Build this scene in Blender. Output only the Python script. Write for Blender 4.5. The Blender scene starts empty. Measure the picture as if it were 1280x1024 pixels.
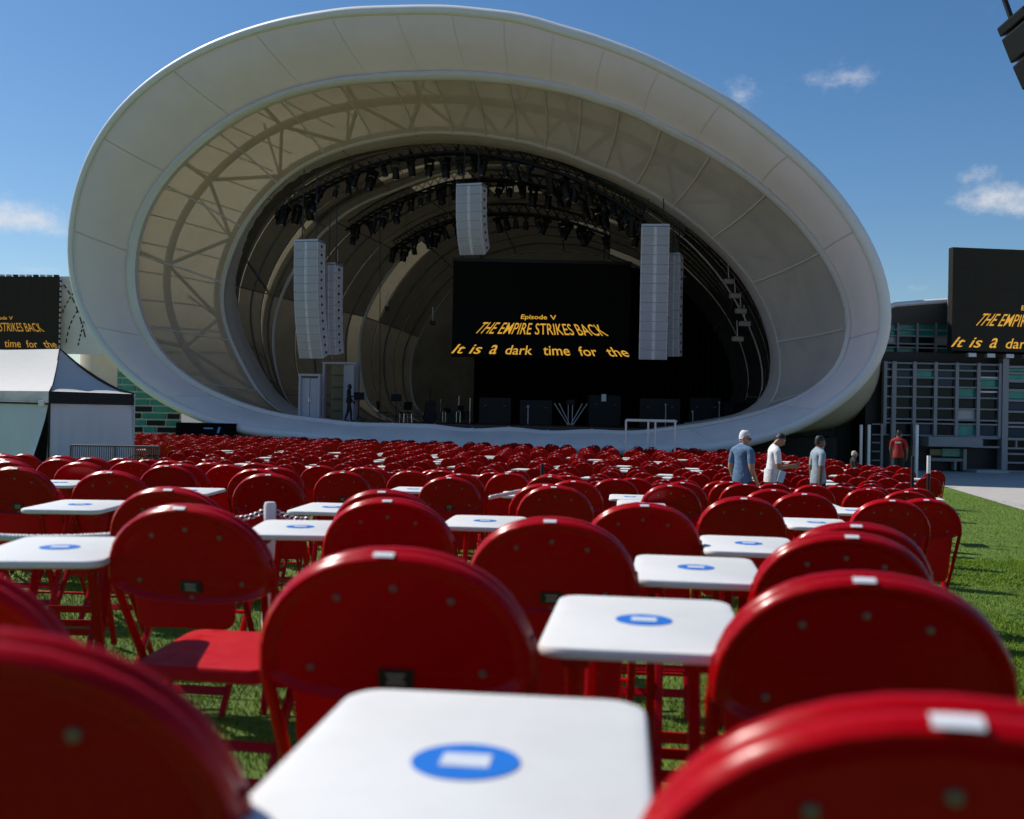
import bpy, bmesh, math, random
import numpy as np
from mathutils import Vector, Matrix

random.seed(7); rng = np.random.default_rng(7)
scene = bpy.context.scene
COL = scene.collection
PI = math.pi

# ------------------------------------------------------------------ camera
F, CAMZ, ROLL, PITCH = 1330.0, 1.95, 0.019, 7/1330.0
FW = Vector((0, math.cos(PITCH), math.sin(PITCH)))
U0 = Vector((0, -math.sin(PITCH), math.cos(PITCH)))
RT = Vector((1, 0, 0))*math.cos(ROLL) + U0*math.sin(ROLL)
UP = U0*math.cos(ROLL) - Vector((1, 0, 0))*math.sin(ROLL)
CAM = Vector((0, 0, CAMZ))
cd = bpy.data.cameras.new('camera'); cam = bpy.data.objects.new('camera', cd); COL.objects.link(cam)
m = Matrix((RT, UP, -FW)).transposed().to_4x4(); m.translation = CAM
cam.matrix_world = m
cd.sensor_fit = 'HORIZONTAL'; cd.sensor_width = 36; cd.lens = 36*F/1280
cd.clip_start = 0.05; cd.clip_end = 3000
cd.dof.use_dof = True; cd.dof.focus_distance = 15.0; cd.dof.aperture_fstop = 3.6
scene.camera = cam

# ------------------------------------------------------------------ light
SUN = Vector((-0.61, 0.32, 0.72)).normalized()
EL = math.asin(SUN.z); AZ = math.atan2(SUN.x, SUN.y)
world = bpy.data.worlds.new('World'); scene.world = world; world.use_nodes = True
nt = world.node_tree; nt.nodes.clear()
def N(nt, t, **kw):
    n = nt.nodes.new(t)
    for k, v in kw.items(): setattr(n, k, v)
    return n
def mathn(nt, op, a, b=None, clamp=False):
    n = N(nt, 'ShaderNodeMath', operation=op); n.use_clamp = clamp
    for i, v in enumerate((a, b)):
        if v is None: continue
        if isinstance(v, (int, float)): n.inputs[i].default_value = v
        else: nt.links.new(v, n.inputs[i])
    return n.outputs[0]
out = N(nt, 'ShaderNodeOutputWorld'); bg = N(nt, 'ShaderNodeBackground')
sky = N(nt, 'ShaderNodeTexSky'); sky.sky_type = 'NISHITA'; sky.sun_disc = False
sky.sun_elevation = EL; sky.sun_rotation = AZ; sky.altitude = 10; sky.air_density = 1.0
sky.dust_density = 0.4; sky.ozone_density = 4.0
tc = N(nt, 'ShaderNodeTexCoord')
noi = N(nt, 'ShaderNodeTexNoise'); noi.inputs['Scale'].default_value = 13; noi.inputs['Detail'].default_value = 9
noi.inputs['Roughness'].default_value = 0.74
mp = N(nt, 'ShaderNodeMapping'); mp.inputs['Scale'].default_value = (1.7, 1, 2.5)
nt.links.new(tc.outputs['Generated'], mp.inputs[0]); nt.links.new(mp.outputs[0], noi.inputs['Vector'])
def pxdir(px, py):
    return (FW + RT*((px-640)/F) + UP*((512-py)/F)).normalized()
total = None
# soft banks of cloud low in the sky: direction, half extents, weight
for px, py, wx, wz, k in ((30, 275, .075, .030, 1.0), (-150, 250, .11, .04, .9), (40, 338, .05, .014, .7), (925, 120, .042, .034, .74),
                          (1055, 100, .08, .030, .78), (1215, 222, .05, .026, .7), (1250, 258, .06, .022, .8), (1420, 240, .12, .03, .8),
                          (1150, 362, .05, .016, .5), (1235, 8, .04, .02, .35), (-420, 120, .16, .05, .7)):
    c = pxdir(px, py)
    s = N(nt, 'ShaderNodeVectorMath', operation='SUBTRACT'); s.inputs[1].default_value = c
    nt.links.new(tc.outputs['Generated'], s.inputs[0])
    q = N(nt, 'ShaderNodeVectorMath', operation='MULTIPLY'); q.inputs[1].default_value = (1/wx, 0.6, 1/wz)
    nt.links.new(s.outputs[0], q.inputs[0])
    l = N(nt, 'ShaderNodeVectorMath', operation='LENGTH'); nt.links.new(q.outputs[0], l.inputs[0])
    g = mathn(nt, 'MULTIPLY', mathn(nt, 'SUBTRACT', 1.0, l.outputs['Value'], True), k)
    total = g if total is None else mathn(nt, 'ADD', total, g)
thr = mathn(nt, 'ADD', mathn(nt, 'MULTIPLY', total, 1.05), mathn(nt, 'SUBTRACT', mathn(nt, 'MULTIPLY', noi.outputs['Fac'], 1.7), 1.27))
ss = N(nt, 'ShaderNodeMapRange', interpolation_type='SMOOTHSTEP'); ss.inputs['From Min'].default_value = 0.0
ss.inputs['From Max'].default_value = 1.15; nt.links.new(thr, ss.inputs[0])
mix = N(nt, 'ShaderNodeMix', data_type='RGBA')
nt.links.new(mathn(nt, 'MULTIPLY', ss.outputs[0], mathn(nt, 'GREATER_THAN', total, 0.001)), mix.inputs['Factor'])
hs = N(nt, 'ShaderNodeHueSaturation'); hs.inputs['Saturation'].default_value = 1.20; hs.inputs['Value'].default_value = 1.0
nt.links.new(sky.outputs[0], hs.inputs['Color'])
nt.links.new(hs.outputs[0], mix.inputs['A']); mix.inputs['B'].default_value = (8.2, 8.0, 8.0, 1)
nt.links.new(mix.outputs['Result'], bg.inputs[0]); bg.inputs[1].default_value = 0.102
nt.links.new(bg.outputs[0], out.inputs[0])
sd = bpy.data.lights.new('sun', 'SUN'); sd.energy = 5.0; sd.angle = math.radians(0.53); sd.color = (1, .95, .87)
so = bpy.data.objects.new('sun', sd); COL.objects.link(so)
so.rotation_euler = SUN.to_track_quat('Z', 'Y').to_euler(); so.location = (-40, 30, 50)
vs = scene.view_settings; vs.view_transform = 'Standard'; vs.look = 'None'; vs.gamma = 1; vs.exposure = 0.0
vs.use_curve_mapping = False
scene.render.engine = 'CYCLES'
scene.cycles.max_bounces = 5; scene.cycles.diffuse_bounces = 3; scene.cycles.glossy_bounces = 2; scene.cycles.transparent_max_bounces = 8; scene.cycles.use_adaptive_sampling = True; scene.cycles.adaptive_threshold = .02; scene.cycles.use_denoising = True
scene.cycles.sample_clamp_indirect = 6

# ------------------------------------------------------------------ helpers
def ray(px, py):
    return FW + RT*((px-640)/F) + UP*((512-py)/F)
def at(px, py, Y):
    d = ray(px, py); return CAM + d*(Y/d.y)

MATS = {}
def mat(name, col, rough=.5, metal=0., spec=.5, var=0., vscale=8., bump=0., bscale=60., coat=0., col2=None, emit=None, estr=1.0, sheen=0.):
    m = bpy.data.materials.new(name); m.use_nodes = True; t = m.node_tree; b = t.nodes['Principled BSDF']
    b.inputs['Base Color'].default_value = (*col, 1); b.inputs['Roughness'].default_value = rough
    b.inputs['Metallic'].default_value = metal; b.inputs['Specular IOR Level'].default_value = spec
    b.inputs['Coat Weight'].default_value = coat; b.inputs['Coat Roughness'].default_value = .12
    tcn = N(t, 'ShaderNodeTexCoord')
    if var or col2:
        n = N(t, 'ShaderNodeTexNoise'); n.inputs['Scale'].default_value = vscale; n.inputs['Detail'].default_value = 6
        n.inputs['Roughness'].default_value = .65
        t.links.new(tcn.outputs['Object'], n.inputs['Vector'])
        r = N(t, 'ShaderNodeValToRGB'); r.color_ramp.elements[0].position = .3; r.color_ramp.elements[1].position = .72
        c2 = col2 or tuple(c*(1+var) for c in col); c1 = col if col2 else tuple(c*(1-var) for c in col)
        r.color_ramp.elements[0].color = (*c1, 1); r.color_ramp.elements[1].color = (*c2, 1)
        t.links.new(n.outputs['Fac'], r.inputs[0]); t.links.new(r.outputs[0], b.inputs['Base Color'])
    if bump:
        n2 = N(t, 'ShaderNodeTexNoise'); n2.inputs['Scale'].default_value = bscale; n2.inputs['Detail'].default_value = 4
        t.links.new(tcn.outputs['Object'], n2.inputs['Vector'])
        bp = N(t, 'ShaderNodeBump'); bp.inputs['Strength'].default_value = bump; bp.inputs['Distance'].default_value = .02
        t.links.new(n2.outputs['Fac'], bp.inputs['Height']); t.links.new(bp.outputs[0], b.inputs['Normal'])
    if emit:
        b.inputs['Emission Color'].default_value = (*emit, 1); b.inputs['Emission Strength'].default_value = estr
    MATS[name] = m; return m
def membrane(name, col, trans, clear=0.0, var=.06, vscale=.6):
    """woven membrane: diffuse + light let through; clear = open share of the weave"""
    m = bpy.data.materials.new(name); m.use_nodes = True; t = m.node_tree; t.nodes.clear()
    o = N(t, 'ShaderNodeOutputMaterial'); d = N(t, 'ShaderNodeBsdfDiffuse'); tr = N(t, 'ShaderNodeBsdfTranslucent')
    tcn = N(t, 'ShaderNodeTexCoord'); n = N(t, 'ShaderNodeTexNoise'); n.inputs['Scale'].default_value = vscale
    n.inputs['Detail'].default_value = 7; n.inputs['Roughness'].default_value = .6
    t.links.new(tcn.outputs['Object'], n.inputs['Vector'])
    r = N(t, 'ShaderNodeValToRGB'); r.color_ramp.elements[0].position = .3; r.color_ramp.elements[1].position = .7
    r.color_ramp.elements[0].color = (*[c*(1-var) for c in col], 1); r.color_ramp.elements[1].color = (*[c*(1+var) for c in col], 1)
    t.links.new(n.outputs['Fac'], r.inputs[0])
    for s in (d, tr): t.links.new(r.outputs[0], s.inputs['Color'])
    mx = N(t, 'ShaderNodeMixShader'); mx.inputs[0].default_value = trans
    t.links.new(d.outputs[0], mx.inputs[1]); t.links.new(tr.outputs[0], mx.inputs[2]); res = mx.outputs[0]
    if clear:
        tp = N(t, 'ShaderNodeBsdfTransparent'); m2 = N(t, 'ShaderNodeMixShader'); m2.inputs[0].default_value = clear
        t.links.new(res, m2.inputs[1]); t.links.new(tp.outputs[0], m2.inputs[2]); res = m2.outputs[0]
    t.links.new(res, o.inputs[0]); MATS[name] = m; return m

def wear(name, amount=.16):
    """slight shade differences between pieces, scuffed gloss"""
    t = MATS[name].node_tree; b = t.nodes['Principled BSDF']; src = b.inputs['Base Color'].links[0].from_socket
    oi = N(t, 'ShaderNodeObjectInfo'); mr = N(t, 'ShaderNodeMapRange'); mr.inputs['To Min'].default_value = 1-amount; mr.inputs['To Max'].default_value = 1+amount
    t.links.new(oi.outputs['Random'], mr.inputs[0])
    vm = N(t, 'ShaderNodeVectorMath', operation='SCALE'); t.links.new(src, vm.inputs[0]); t.links.new(mr.outputs[0], vm.inputs['Scale'])
    sm = N(t, 'ShaderNodeMapping'); sm.inputs['Scale'].default_value = (3, 40, 90); sm.inputs['Rotation'].default_value = (0, .6, .3)
    sn = N(t, 'ShaderNodeTexNoise'); sn.inputs['Scale'].default_value = 1.0; sn.inputs['Detail'].default_value = 5
    tq = N(t, 'ShaderNodeTexCoord'); t.links.new(tq.outputs['Object'], sm.inputs[0]); t.links.new(sm.outputs[0], sn.inputs['Vector'])
    sr = N(t, 'ShaderNodeMapRange'); sr.inputs['From Min'].default_value = .68; sr.inputs['From Max'].default_value = .74; sr.inputs['To Max'].default_value = .10
    t.links.new(sn.outputs['Fac'], sr.inputs[0])
    mxs = N(t, 'ShaderNodeMix', data_type='RGBA'); mxs.inputs['B'].default_value = (.42, .20, .18, 1)
    t.links.new(sr.outputs[0], mxs.inputs['Factor']); t.links.new(vm.outputs[0], mxs.inputs['A'])
    t.links.new(mxs.outputs['Result'], b.inputs['Base Color'])
    tcn = N(t, 'ShaderNodeTexCoord'); mp_ = N(t, 'ShaderNodeMapping'); mp_.inputs['Scale'].default_value = (14, 14, 50)
    off = N(t, 'ShaderNodeVectorMath', operation='ADD'); t.links.new(tcn.outputs['Object'], off.inputs[0]); t.links.new(oi.outputs['Random'], off.inputs[1])
    t.links.new(off.outputs[0], mp_.inputs[0])
    n = N(t, 'ShaderNodeTexNoise'); n.inputs['Scale'].default_value = 1.3; n.inputs['Detail'].default_value = 8; n.inputs['Roughness'].default_value = .7
    t.links.new(mp_.outputs[0], n.inputs['Vector'])
    r = N(t, 'ShaderNodeMapRange'); r.inputs['From Min'].default_value = .35; r.inputs['From Max'].default_value = .75
    r0 = b.inputs['Roughness'].default_value; r.inputs['To Min'].default_value = r0*.8; r.inputs['To Max'].default_value = r0*1.9
    t.links.new(n.outputs['Fac'], r.inputs[0]); t.links.new(r.outputs[0], b.inputs['Roughness'])
class MB:
    def __init__(s): s.v = []; s.f = []
    def add(s, vs, fs):
        o = len(s.v); s.v += [tuple(p) for p in vs]; s.f += [tuple(i+o for i in f) for f in fs]; return s
    def box(s, c, d, rot=None):
        hx, hy, hz = d[0]/2, d[1]/2, d[2]/2; c = Vector(c)
        vs = [Vector((x, y, z)) for x in (-hx, hx) for y in (-hy, hy) for z in (-hz, hz)]
        if rot is not None: vs = [rot @ p for p in vs]
        return s.add([p+c for p in vs], [(0,1,3,2),(4,6,7,5),(0,4,5,1),(2,3,7,6),(0,2,6,4),(1,5,7,3)])
    def bbox(s, c, d, b=.01, rot=None):
        """box with chamfered edges"""
        bm = bmesh.new(); bmesh.ops.create_cube(bm, size=1)
        for v in bm.verts: v.co = Vector((v.co.x*d[0], v.co.y*d[1], v.co.z*d[2]))
        bmesh.ops.bevel(bm, geom=list(bm.edges), offset=b, segments=2, affect='EDGES', profile=.6)
        bm.verts.index_update()
        vs = [v.co.copy() for v in bm.verts]; fs = [[v.index for v in f.verts] for f in bm.faces]; bm.free()
        if rot is not None: vs = [rot @ p for p in vs]
        return s.add([p+Vector(c) for p in vs], fs)
    def tube(s, pts, r, n=8, closed=False, cap=True):
        pts = [Vector(p) for p in pts]; k = len(pts); vs = []; fs = []
        rr = r if isinstance(r, (list, tuple)) else [r]*k
        nrm = None
        for i in range(k):
            a = pts[i-1] if (i > 0 or closed) else pts[i]; b = pts[(i+1) % k] if (i < k-1 or closed) else pts[i]
            t = (b-a).normalized()
            if nrm is None:
                h = Vector((0, 0, 1)) if abs(t.z) < .9 else Vector((1, 0, 0)); nrm = (h - t*h.dot(t)).normalized()
            else: nrm = (nrm - t*nrm.dot(t)).normalized()
            bn = t.cross(nrm)
            vs += [pts[i] + (nrm*math.cos(2*PI*j/n) + bn*math.sin(2*PI*j/n))*rr[i] for j in range(n)]
        for i in range(k if closed else k-1):
            for j in range(n):
                a = i*n+j; b = i*n+(j+1) % n; c = ((i+1) % k)*n+(j+1) % n; d = ((i+1) % k)*n+j
                fs.append((a, b, c, d))
        if cap and not closed: fs += [tuple(range(n))[::-1], tuple((k-1)*n+j for j in range(n))]
        return s.add(vs, fs)
    def grid(s, rows, closed=False):
        """rows: list of equally long point lists"""
        n = len(rows[0]); vs = [p for r in rows for p in r]; fs = []
        for i in range(len(rows)-1):
            for j in range(n if closed else n-1):
                j2 = (j+1) % n; fs.append((i*n+j, i*n+j2, (i+1)*n+j2, (i+1)*n+j))
        return s.add(vs, fs)
    def lathe(s, prof, n=16, c=(0, 0, 0)):
        c = Vector(c); rows = [[c+Vector((r*math.cos(2*PI*j/n), r*math.sin(2*PI*j/n), z)) for j in range(n)] for r, z in prof]
        s.grid(rows, True)
        if prof[-1][0] > 1e-4:
            o = len(s.v)-n; s.f.append(tuple(o+j for j in range(n)))
        return s
    def plate(s, outline, th):
        """closed outline (x,y) at z from 0 to th"""
        n = len(outline); vs = [(x, y, 0) for x, y in outline]+[(x, y, th) for x, y in outline]
        fs = [tuple(range(n))[::-1], tuple(range(n, 2*n))]+[(i, (i+1) % n, n+(i+1) % n, n+i) for i in range(n)]
        return s.add(vs, fs)
    def xf(s, M): s.v = [tuple(M @ Vector(p)) for p in s.v]; return s
    def mesh(s, name, mt, smooth=None):
        me = bpy.data.meshes.new(name); me.from_pydata(s.v, [], s.f); me.update()
        if mt: me.materials.append(MATS[mt] if isinstance(mt, str) else mt)
        if smooth:
            me.polygons.foreach_set('use_smooth', [True]*len(me.polygons)); me.set_sharp_from_angle(angle=smooth)
        return me
    def build(s, name, mt, parent=None, smooth=None):
        return obj(name, s.mesh(name, mt, smooth), parent)
def obj(name, me, parent=None):
    o = bpy.data.objects.new(name, me); COL.objects.link(o)
    if parent: o.parent = parent
    return o
def tag(o, label=None, cat=None, group=None, kind=None):
    if label: o['label'] = label
    if cat: o['category'] = cat
    if group: o['group'] = group
    if kind: o['kind'] = kind
    return o
def empty(name, loc=(0, 0, 0), rz=0., label=None, cat=None, group=None):
    o = bpy.data.objects.new(name, None); COL.objects.link(o); o.location = loc; o.rotation_euler = (0, 0, rz)
    o.empty_display_size = .2
    return tag(o, label, cat, group)
def copy_tree(o, parent=None):
    c = o.copy(); COL.objects.link(c); c.parent = parent
    for ch in list(o.children): copy_tree(ch, c)
    return c
def lerp(a, b, t): return a+(b-a)*t
def rot(axis, a): return Matrix.Rotation(a, 3, axis)

ORD = ['first', 'second', 'third', 'fourth', 'fifth', 'sixth', 'seventh', 'eighth', 'ninth', 'tenth', 'eleventh', 'twelfth', 'thirteenth', 'fourteenth', 'fifteenth', 'sixteenth', 'seventeenth', 'eighteenth', 'nineteenth', 'twentieth', 'twenty-first', 'twenty-second', 'twenty-third', 'twenty-fourth', 'twenty-fifth', 'twenty-sixth', 'twenty-seventh', 'twenty-eighth', 'twenty-ninth', 'thirtieth']
# ------------------------------------------------------------------ materials
RED = (.38, .0006, .0035)
mat('red_paint', RED, .20, spec=.18, var=.10, vscale=3)
mat('red_seat_lit', (.55, .002, .006), .45, spec=.15, var=.06, vscale=3)  # brighter copy of the chair red, sunlight on the seats put into the colour
wear('red_paint'); wear('red_seat_lit')
mat('rivet', (.24, .17, .15), .35, metal=.6)
mat('plate_black', (.012, .012, .013), .4)
mat('tag_white', (.82, .82, .84), .35)
mat('table_white', (.74, .74, .72), .45, var=.045, vscale=9, bump=.05, bscale=220)
mat('sticker_blue', (.012, .17, .62), .4)
mat('sticker_pale', (.62, .66, .72), .45, var=.12, vscale=60)
mat('rubber', (.01, .01, .01), .8)
mat('turf', (.075, .150, .008), .85, col2=(.15, .235, .018), vscale=1.6, bump=.8, bscale=300)
mat('blade', (.085, .165, .006), .6, spec=.10, col2=(.20, .295, .022), vscale=9)
mat('pave', (.42, .40, .37), .85, var=.10, vscale=2.2, bump=.25, bscale=40)
mat('far_ground', (.13, .125, .115), .9, var=.1, vscale=.2)
membrane('skin', (.66, .59, .42), .32, 0, .05, .3)
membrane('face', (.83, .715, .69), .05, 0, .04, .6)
membrane('lip', (.68, .64, .62), .0, 0, .09, .5)  # cooler, darker copy of face: sky-lit shade put into the colour
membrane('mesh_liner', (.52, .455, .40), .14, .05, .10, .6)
membrane('half_glow_liner', (.47, .415, .345), .15, .15, .10, .6)
membrane('faint_glow_liner', (.50, .435, .37), .15, .095, .10, .6)
membrane('glow_liner', (.45, .395, .32), .16, .20, .10, .6)
membrane('lit_liner', (.23, .20, .155), .16, .22, .2, .7)  # lighter copy of the vault liner, lit patches put into the colour
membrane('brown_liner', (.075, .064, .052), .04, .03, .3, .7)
membrane('shade_liner', (.035, .031, .027), .0, 0, .3, .7)  # darkest copy of the vault liner, interior shade put into the colour
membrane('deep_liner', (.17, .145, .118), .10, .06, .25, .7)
mat('rim_white', (.74, .73, .71), .4, var=.03, vscale=1)
mat('trim_grey', (.68, .64, .61), .45, var=.04, vscale=1)
mat('seam', (.60, .56, .50), .5)
mat('seam_dark', (.10, .095, .09), .6)
mat('steel', (.34, .30, .235), .5, var=.06, vscale=2)
mat('black', (.006, .006, .007), .55)
mat('drape', (.004, .004, .005), .95, spec=.1)
mat('stage_floor', (.012, .012, .013), .4)
mat('speaker_grille', (.44, .44, .47), .55, metal=.15, var=.05, vscale=20, bump=.4, bscale=180)
mat('speaker_case', (.72, .72, .74), .5, var=.05, vscale=4)
mat('black_case', (.006, .006, .0065), .5, spec=.3, var=.3, vscale=5)
mat('chrome', (.7, .7, .7), .25, metal=1)
mat('screen', (.006, .0055, .004), .7, spec=.12)
mat('screen_sunlit', (.036, .031, .021), .7, spec=.15)  # daylight on the black side screens put into the base colour
mat('text', (.02, .015, .002), .5, emit=(1.0, .52, .05), estr=.68)
mat('text_dim', (.02, .015, .002), .5, emit=(.95, .47, .05), estr=.42)
mat('white_metal', (.78, .78, .78), .4)
mat('alu', (.50, .51, .54), .4, metal=.5)
mat('canvas', (.54, .53, .52), .75, var=.03, vscale=2, bump=.35, bscale=5)
mat('canvas_wall', (.66, .67, .74), .75, var=.03, vscale=2, bump=.5, bscale=3)
mat('canvas_black', (.012, .012, .014), .8, bump=.3, bscale=8)
mat('cream_wall', (.62, .58, .47), .75, var=.05, vscale=1.2)
mat('grey_wall', (.76, .78, .78), .6, var=.05, vscale=1)
mat('frame_grey', (.26, .265, .28), .45, var=.05, vscale=2)
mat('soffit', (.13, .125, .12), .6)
mat('glass_dark', (.006, .018, .026), .10, spec=.15)
mat('glass_blue', (.010, .045, .080), .1, spec=.2)
mat('glass_green', (.010, .22, .19), .12, spec=.35, col2=(.03, .42, .33), vscale=1.3)
mat('glass_pale', (.36, .38, .40), .25, spec=.7)
mat('glass_olive', (.10, .15, .03), .3, spec=.6)
mat('roof_white', (.74, .75, .78), .4)
mat('door_white', (.42, .42, .46), .5)
mat('corridor', (.22, .20, .10), .7, var=.1, vscale=3)
mat('rope', (.70, .70, .68), .7)
mat('skin_tone', (.46, .25, .17), .5); mat('skin_tan', (.34, .165, .095), .5); mat('skin_brown', (.17, .085, .05), .5)
mat('shirt_blue', (.095, .18, .31), .85, var=.15, vscale=12, bump=1.0, bscale=9)
mat('shirt_white', (.74, .73, .76), .85, var=.06, vscale=12, bump=1.0, bscale=9)
mat('shirt_grey', (.30, .36, .42), .85, var=.12, vscale=12, bump=1.0, bscale=9)
mat('shirt_red', (.33, .012, .012), .85, bump=.5, bscale=9)
mat('trousers', (.012, .014, .020), .9); mat('hair_dark', (.010, .008, .007), .6); mat('cap_white', (.70, .69, .72), .8)
mat('hair_grey', (.20, .19, .18), .7); mat('cap_cream', (.55, .52, .36), .8); mat('phone', (.02, .02, .02), .2); mat('silhouette', (.006, .006, .007), .8)
mat('leaflet_pale', (.45, .62, .78), .6); mat('leaflet_blue', (.10, .42, .80), .6)

# ------------------------------------------------------------------ ground
def gz(x, y):
    near = .92-.04*y-.02*max(-6., min(6., x))
    if y <= 12: return near
    n12 = .92-.48-.02*max(-6., min(6., x))
    t = min(1, (y-12)/4); t = t*t*(3-2*t)
    return lerp(n12-.04*(y-12)*(1-t), 0, t)
SH_N = Vector((.34, .94, 0)).normalized()            # direction into the shell
SH_T = Vector((SH_N.y, -SH_N.x, 0))                   # along its front, to the right
b = MB()
xs = [-34, -26]+[x*.75 for x in range(-24, 21)]+[17]
ys = [-12, -8, -3]+[y*.5 for y in range(0, 40)]+[20, 24, 30, 36, 44, 52]
b.grid([[(x, y, gz(x, y)) for x in xs] for y in ys])
tag(b.build('lawn', 'turf', smooth=1.0), kind='structure')
edge = [(8.0, 9.), (9.3, 15.), (10.6, 19.5), (11.6, 23.8), (13.35, 32.8), (14.2, 39.), (14.4, 70.)]
b = MB(); b.grid([[(x, y, gz(x, y)+.012), (x+12, y, gz(x+12, y)+.012), (150, y, gz(40, y)+.012)] for x, y in edge])
tag(b.build('pavement', 'pave'), kind='structure')
b = MB()
b.grid([[(x, y, -.03) for x in (-1500, -300, -60, 60, 300, 1500)] for y in (-800, -100, 0, 100, 400, 2200)])
tag(b.build('far_ground', 'far_ground'), kind='structure')
# turf blades near the camera and along the open strip of lawn on the right
def blades(n, x0, x1, y0, y1, h, w, dens):
    x = rng.uniform(x0, x1, n); y = y0+(y1-y0)*rng.random(n)**dens
    z = np.array([gz(a, c) for a, c in zip(x, y)])
    ang = rng.uniform(0, 2*PI, n); hh = h*rng.uniform(.6, 1.3, n); ww = w*rng.uniform(.7, 1.3, n)
    lx = rng.normal(0, .5, n)*hh; ly = rng.normal(0, .5, n)*hh
    p = np.stack([x, y, z], 1); d = np.stack([np.cos(ang)*ww, np.sin(ang)*ww, 0*ww], 1)
    tip = p+np.stack([lx, ly, hh], 1)
    return np.stack([p-d, p+d, tip], 1).reshape(-1, 3)
V = np.concatenate([blades(150000, -3.2, 3.6, 1.0, 8.5, .028, .0028, 1.5), blades(150000, 1.6, 7.5, 4, 14, .018, .0030, 1.3), blades(90000, 3., 12.5, 10, 31, .022, .0055, 1.25),
                    blades(30000, -6, 3, 7, 14, .035, .006, 1.0)])
me = bpy.data.meshes.new('turf_blades'); nv = len(V)
me.vertices.add(nv); me.vertices.foreach_set('co', V.ravel()); me.loops.add(nv); me.loops.foreach_set('vertex_index', np.arange(nv))
me.polygons.add(nv//3); me.polygons.foreach_set('loop_start', np.arange(0, nv, 3)); me.update(calc_edges=True); me.materials.append(MATS['blade'])
tag(obj('turf_blades', me), 'short green turf blades under and beside the red chairs', 'grass', kind='stuff')

# ------------------------------------------------------------------ bandshell
PXR = {
 'R0': [(87,332),(87,309),(91.5,259),(103,216),(123,173),(153,133),(193,98),(246,66),(312,40),(392,21.6),(480,14),(530,12.5),(600,17),(700,38),(764,58),(819,80),(862,103),(931,144),(975,180),(1019,217),(1056,261),(1084,305),(1101,346),(1109,385),(1108,420),(1101,445),(1085,469),(1063,491),(1035.5,510),(1000,532),(950,547),(911,557),(868,562),(802,562),(737,560),(671,558),(560,555),(435,548),(360,542),(297,536),(259,525),(219,507),(175,482.5),(141,448),(116,417),(97,379),(90.6,351)],
 'R1': [(168,332),(174.5,285.5),(193,246),(219,212.5),(256,179),(299,148),(352,124.5),(412,109.6),(480,103),(540,100.5),(600,102),(650,107),(690,114),(750,131),(832,168),(901.6,205.5),(964,251),(1020,311),(1056,377),(1060,406),(1055,442),(1041,469),(1016,487),(975,504),(911,522),(868,529),(845,531),(737,534),(638,531.5),(540,528.5),(485,527),(400,521),(345,516),(300,502),(259,485.6),(231,470),(203,445),(184,417),(172,382.5),(167,351)],
 'R2': [(286,332),(302,292),(325.6,255.6),(359,222),(398.6,199),(442,184),(480,176),(512.7,170),(568,169),(622,175),(678,186.6),(737,208),(793,233),(846,266),(894,305),(936,349),(962,397),(974,440),(975,475),(968,505),(945,523),(870,534),(750,539),(600,540),(450,534),(370,525),(337,508),(320,482.5),(302.5,450),(285,413),(278,382),(280,351)],
 'R3': [(349,380),(366,342),(398,298),(441,262),(492,241),(543,222),(581,213),(640,208),(700,215),(760,240),(820,275),(880,325),(925,390),(948,440),(955,490),(940,520),(800,534),(600,537),(420,530),(362,514),(347,472),(342,435),(343,405)],
 'R4': [(464,380),(485,345),(515,310),(560,280),(620,262),(690,262),(760,280),(820,310),(870,350),(910,400),(932,450),(936,500),(915,522),(700,531),(500,527),(462,514),(455,487),(450,447),(451,412)],
 'R5': [(525,422),(545,390),(580,350),(640,322),(700,316),(770,332),(830,366),(872,410),(892,460),(896,510),(880,522),(700,528),(540,524),(518,512),(514,480),(515,445)],
}
DEP = {'R0': 0, 'R1': 1.5, 'R2': 5., 'R3': 8.5, 'R4': 13., 'R5': 17.}
NTH = 240
def resample(pts):
    P = np.array(pts, float); c = (P.min(0)+P.max(0))/2; d = P-c
    th = np.arctan2(-d[:, 1], d[:, 0]); r = np.hypot(d[:, 0], d[:, 1]); o = np.argsort(th); th = th[o]; r = r[o]
    T = np.concatenate([th-2*PI, th, th+2*PI]); R = np.concatenate([r, r, r])
    g = np.linspace(-PI, PI, NTH, endpoint=False)
    rr = np.interp(g, T, R)
    k = np.array([1, 2, 3, 2, 1.]); k /= k.sum()
    for _ in range(4): rr = sum(k[i]*np.roll(rr, i-2) for i in range(5))
    return c, g, np.stack([c[0]+rr*np.cos(g), c[1]-rr*np.sin(g)], 1)
PX = {k: resample(v)[2] for k, v in PXR.items()}
LEAN = .12
PN = Vector((SH_N.x, SH_N.y, LEAN*SH_N.y))
P00 = Vector((-1.4, 43, 1.0))
def unproj(px, py, dep):
    d = ray(px, py); p0 = P00+SH_N*dep
    return CAM+d*((p0-CAM).dot(PN)/d.dot(PN))
def ring3(pts, dep): return [unproj(x, y, dep) for x, y in pts]
RG = {k: ring3(PX[k], DEP[k]) for k in PX}
def sub(ringpts, i0, i1, n):
    """n+1 points of a ring between fractional sample indices"""
    o = []
    for k in range(n+1):
        q = lerp(i0, i1, k/n); a = int(math.floor(q)); t = q-a
        o.append(ringpts[a % NTH].lerp(ringpts[(a+1) % NTH], t))
    return o
shell = empty('bandshell', P00, 0, 'giant white oval bandshell with a flared rim and translucent panels over the stage', 'bandshell')
SHI = Matrix.Translation(-P00)
def sbuild(b, name, mt, smooth=None, parent=None): return b.xf(SHI).build(name, mt, parent or shell, smooth)
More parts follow.
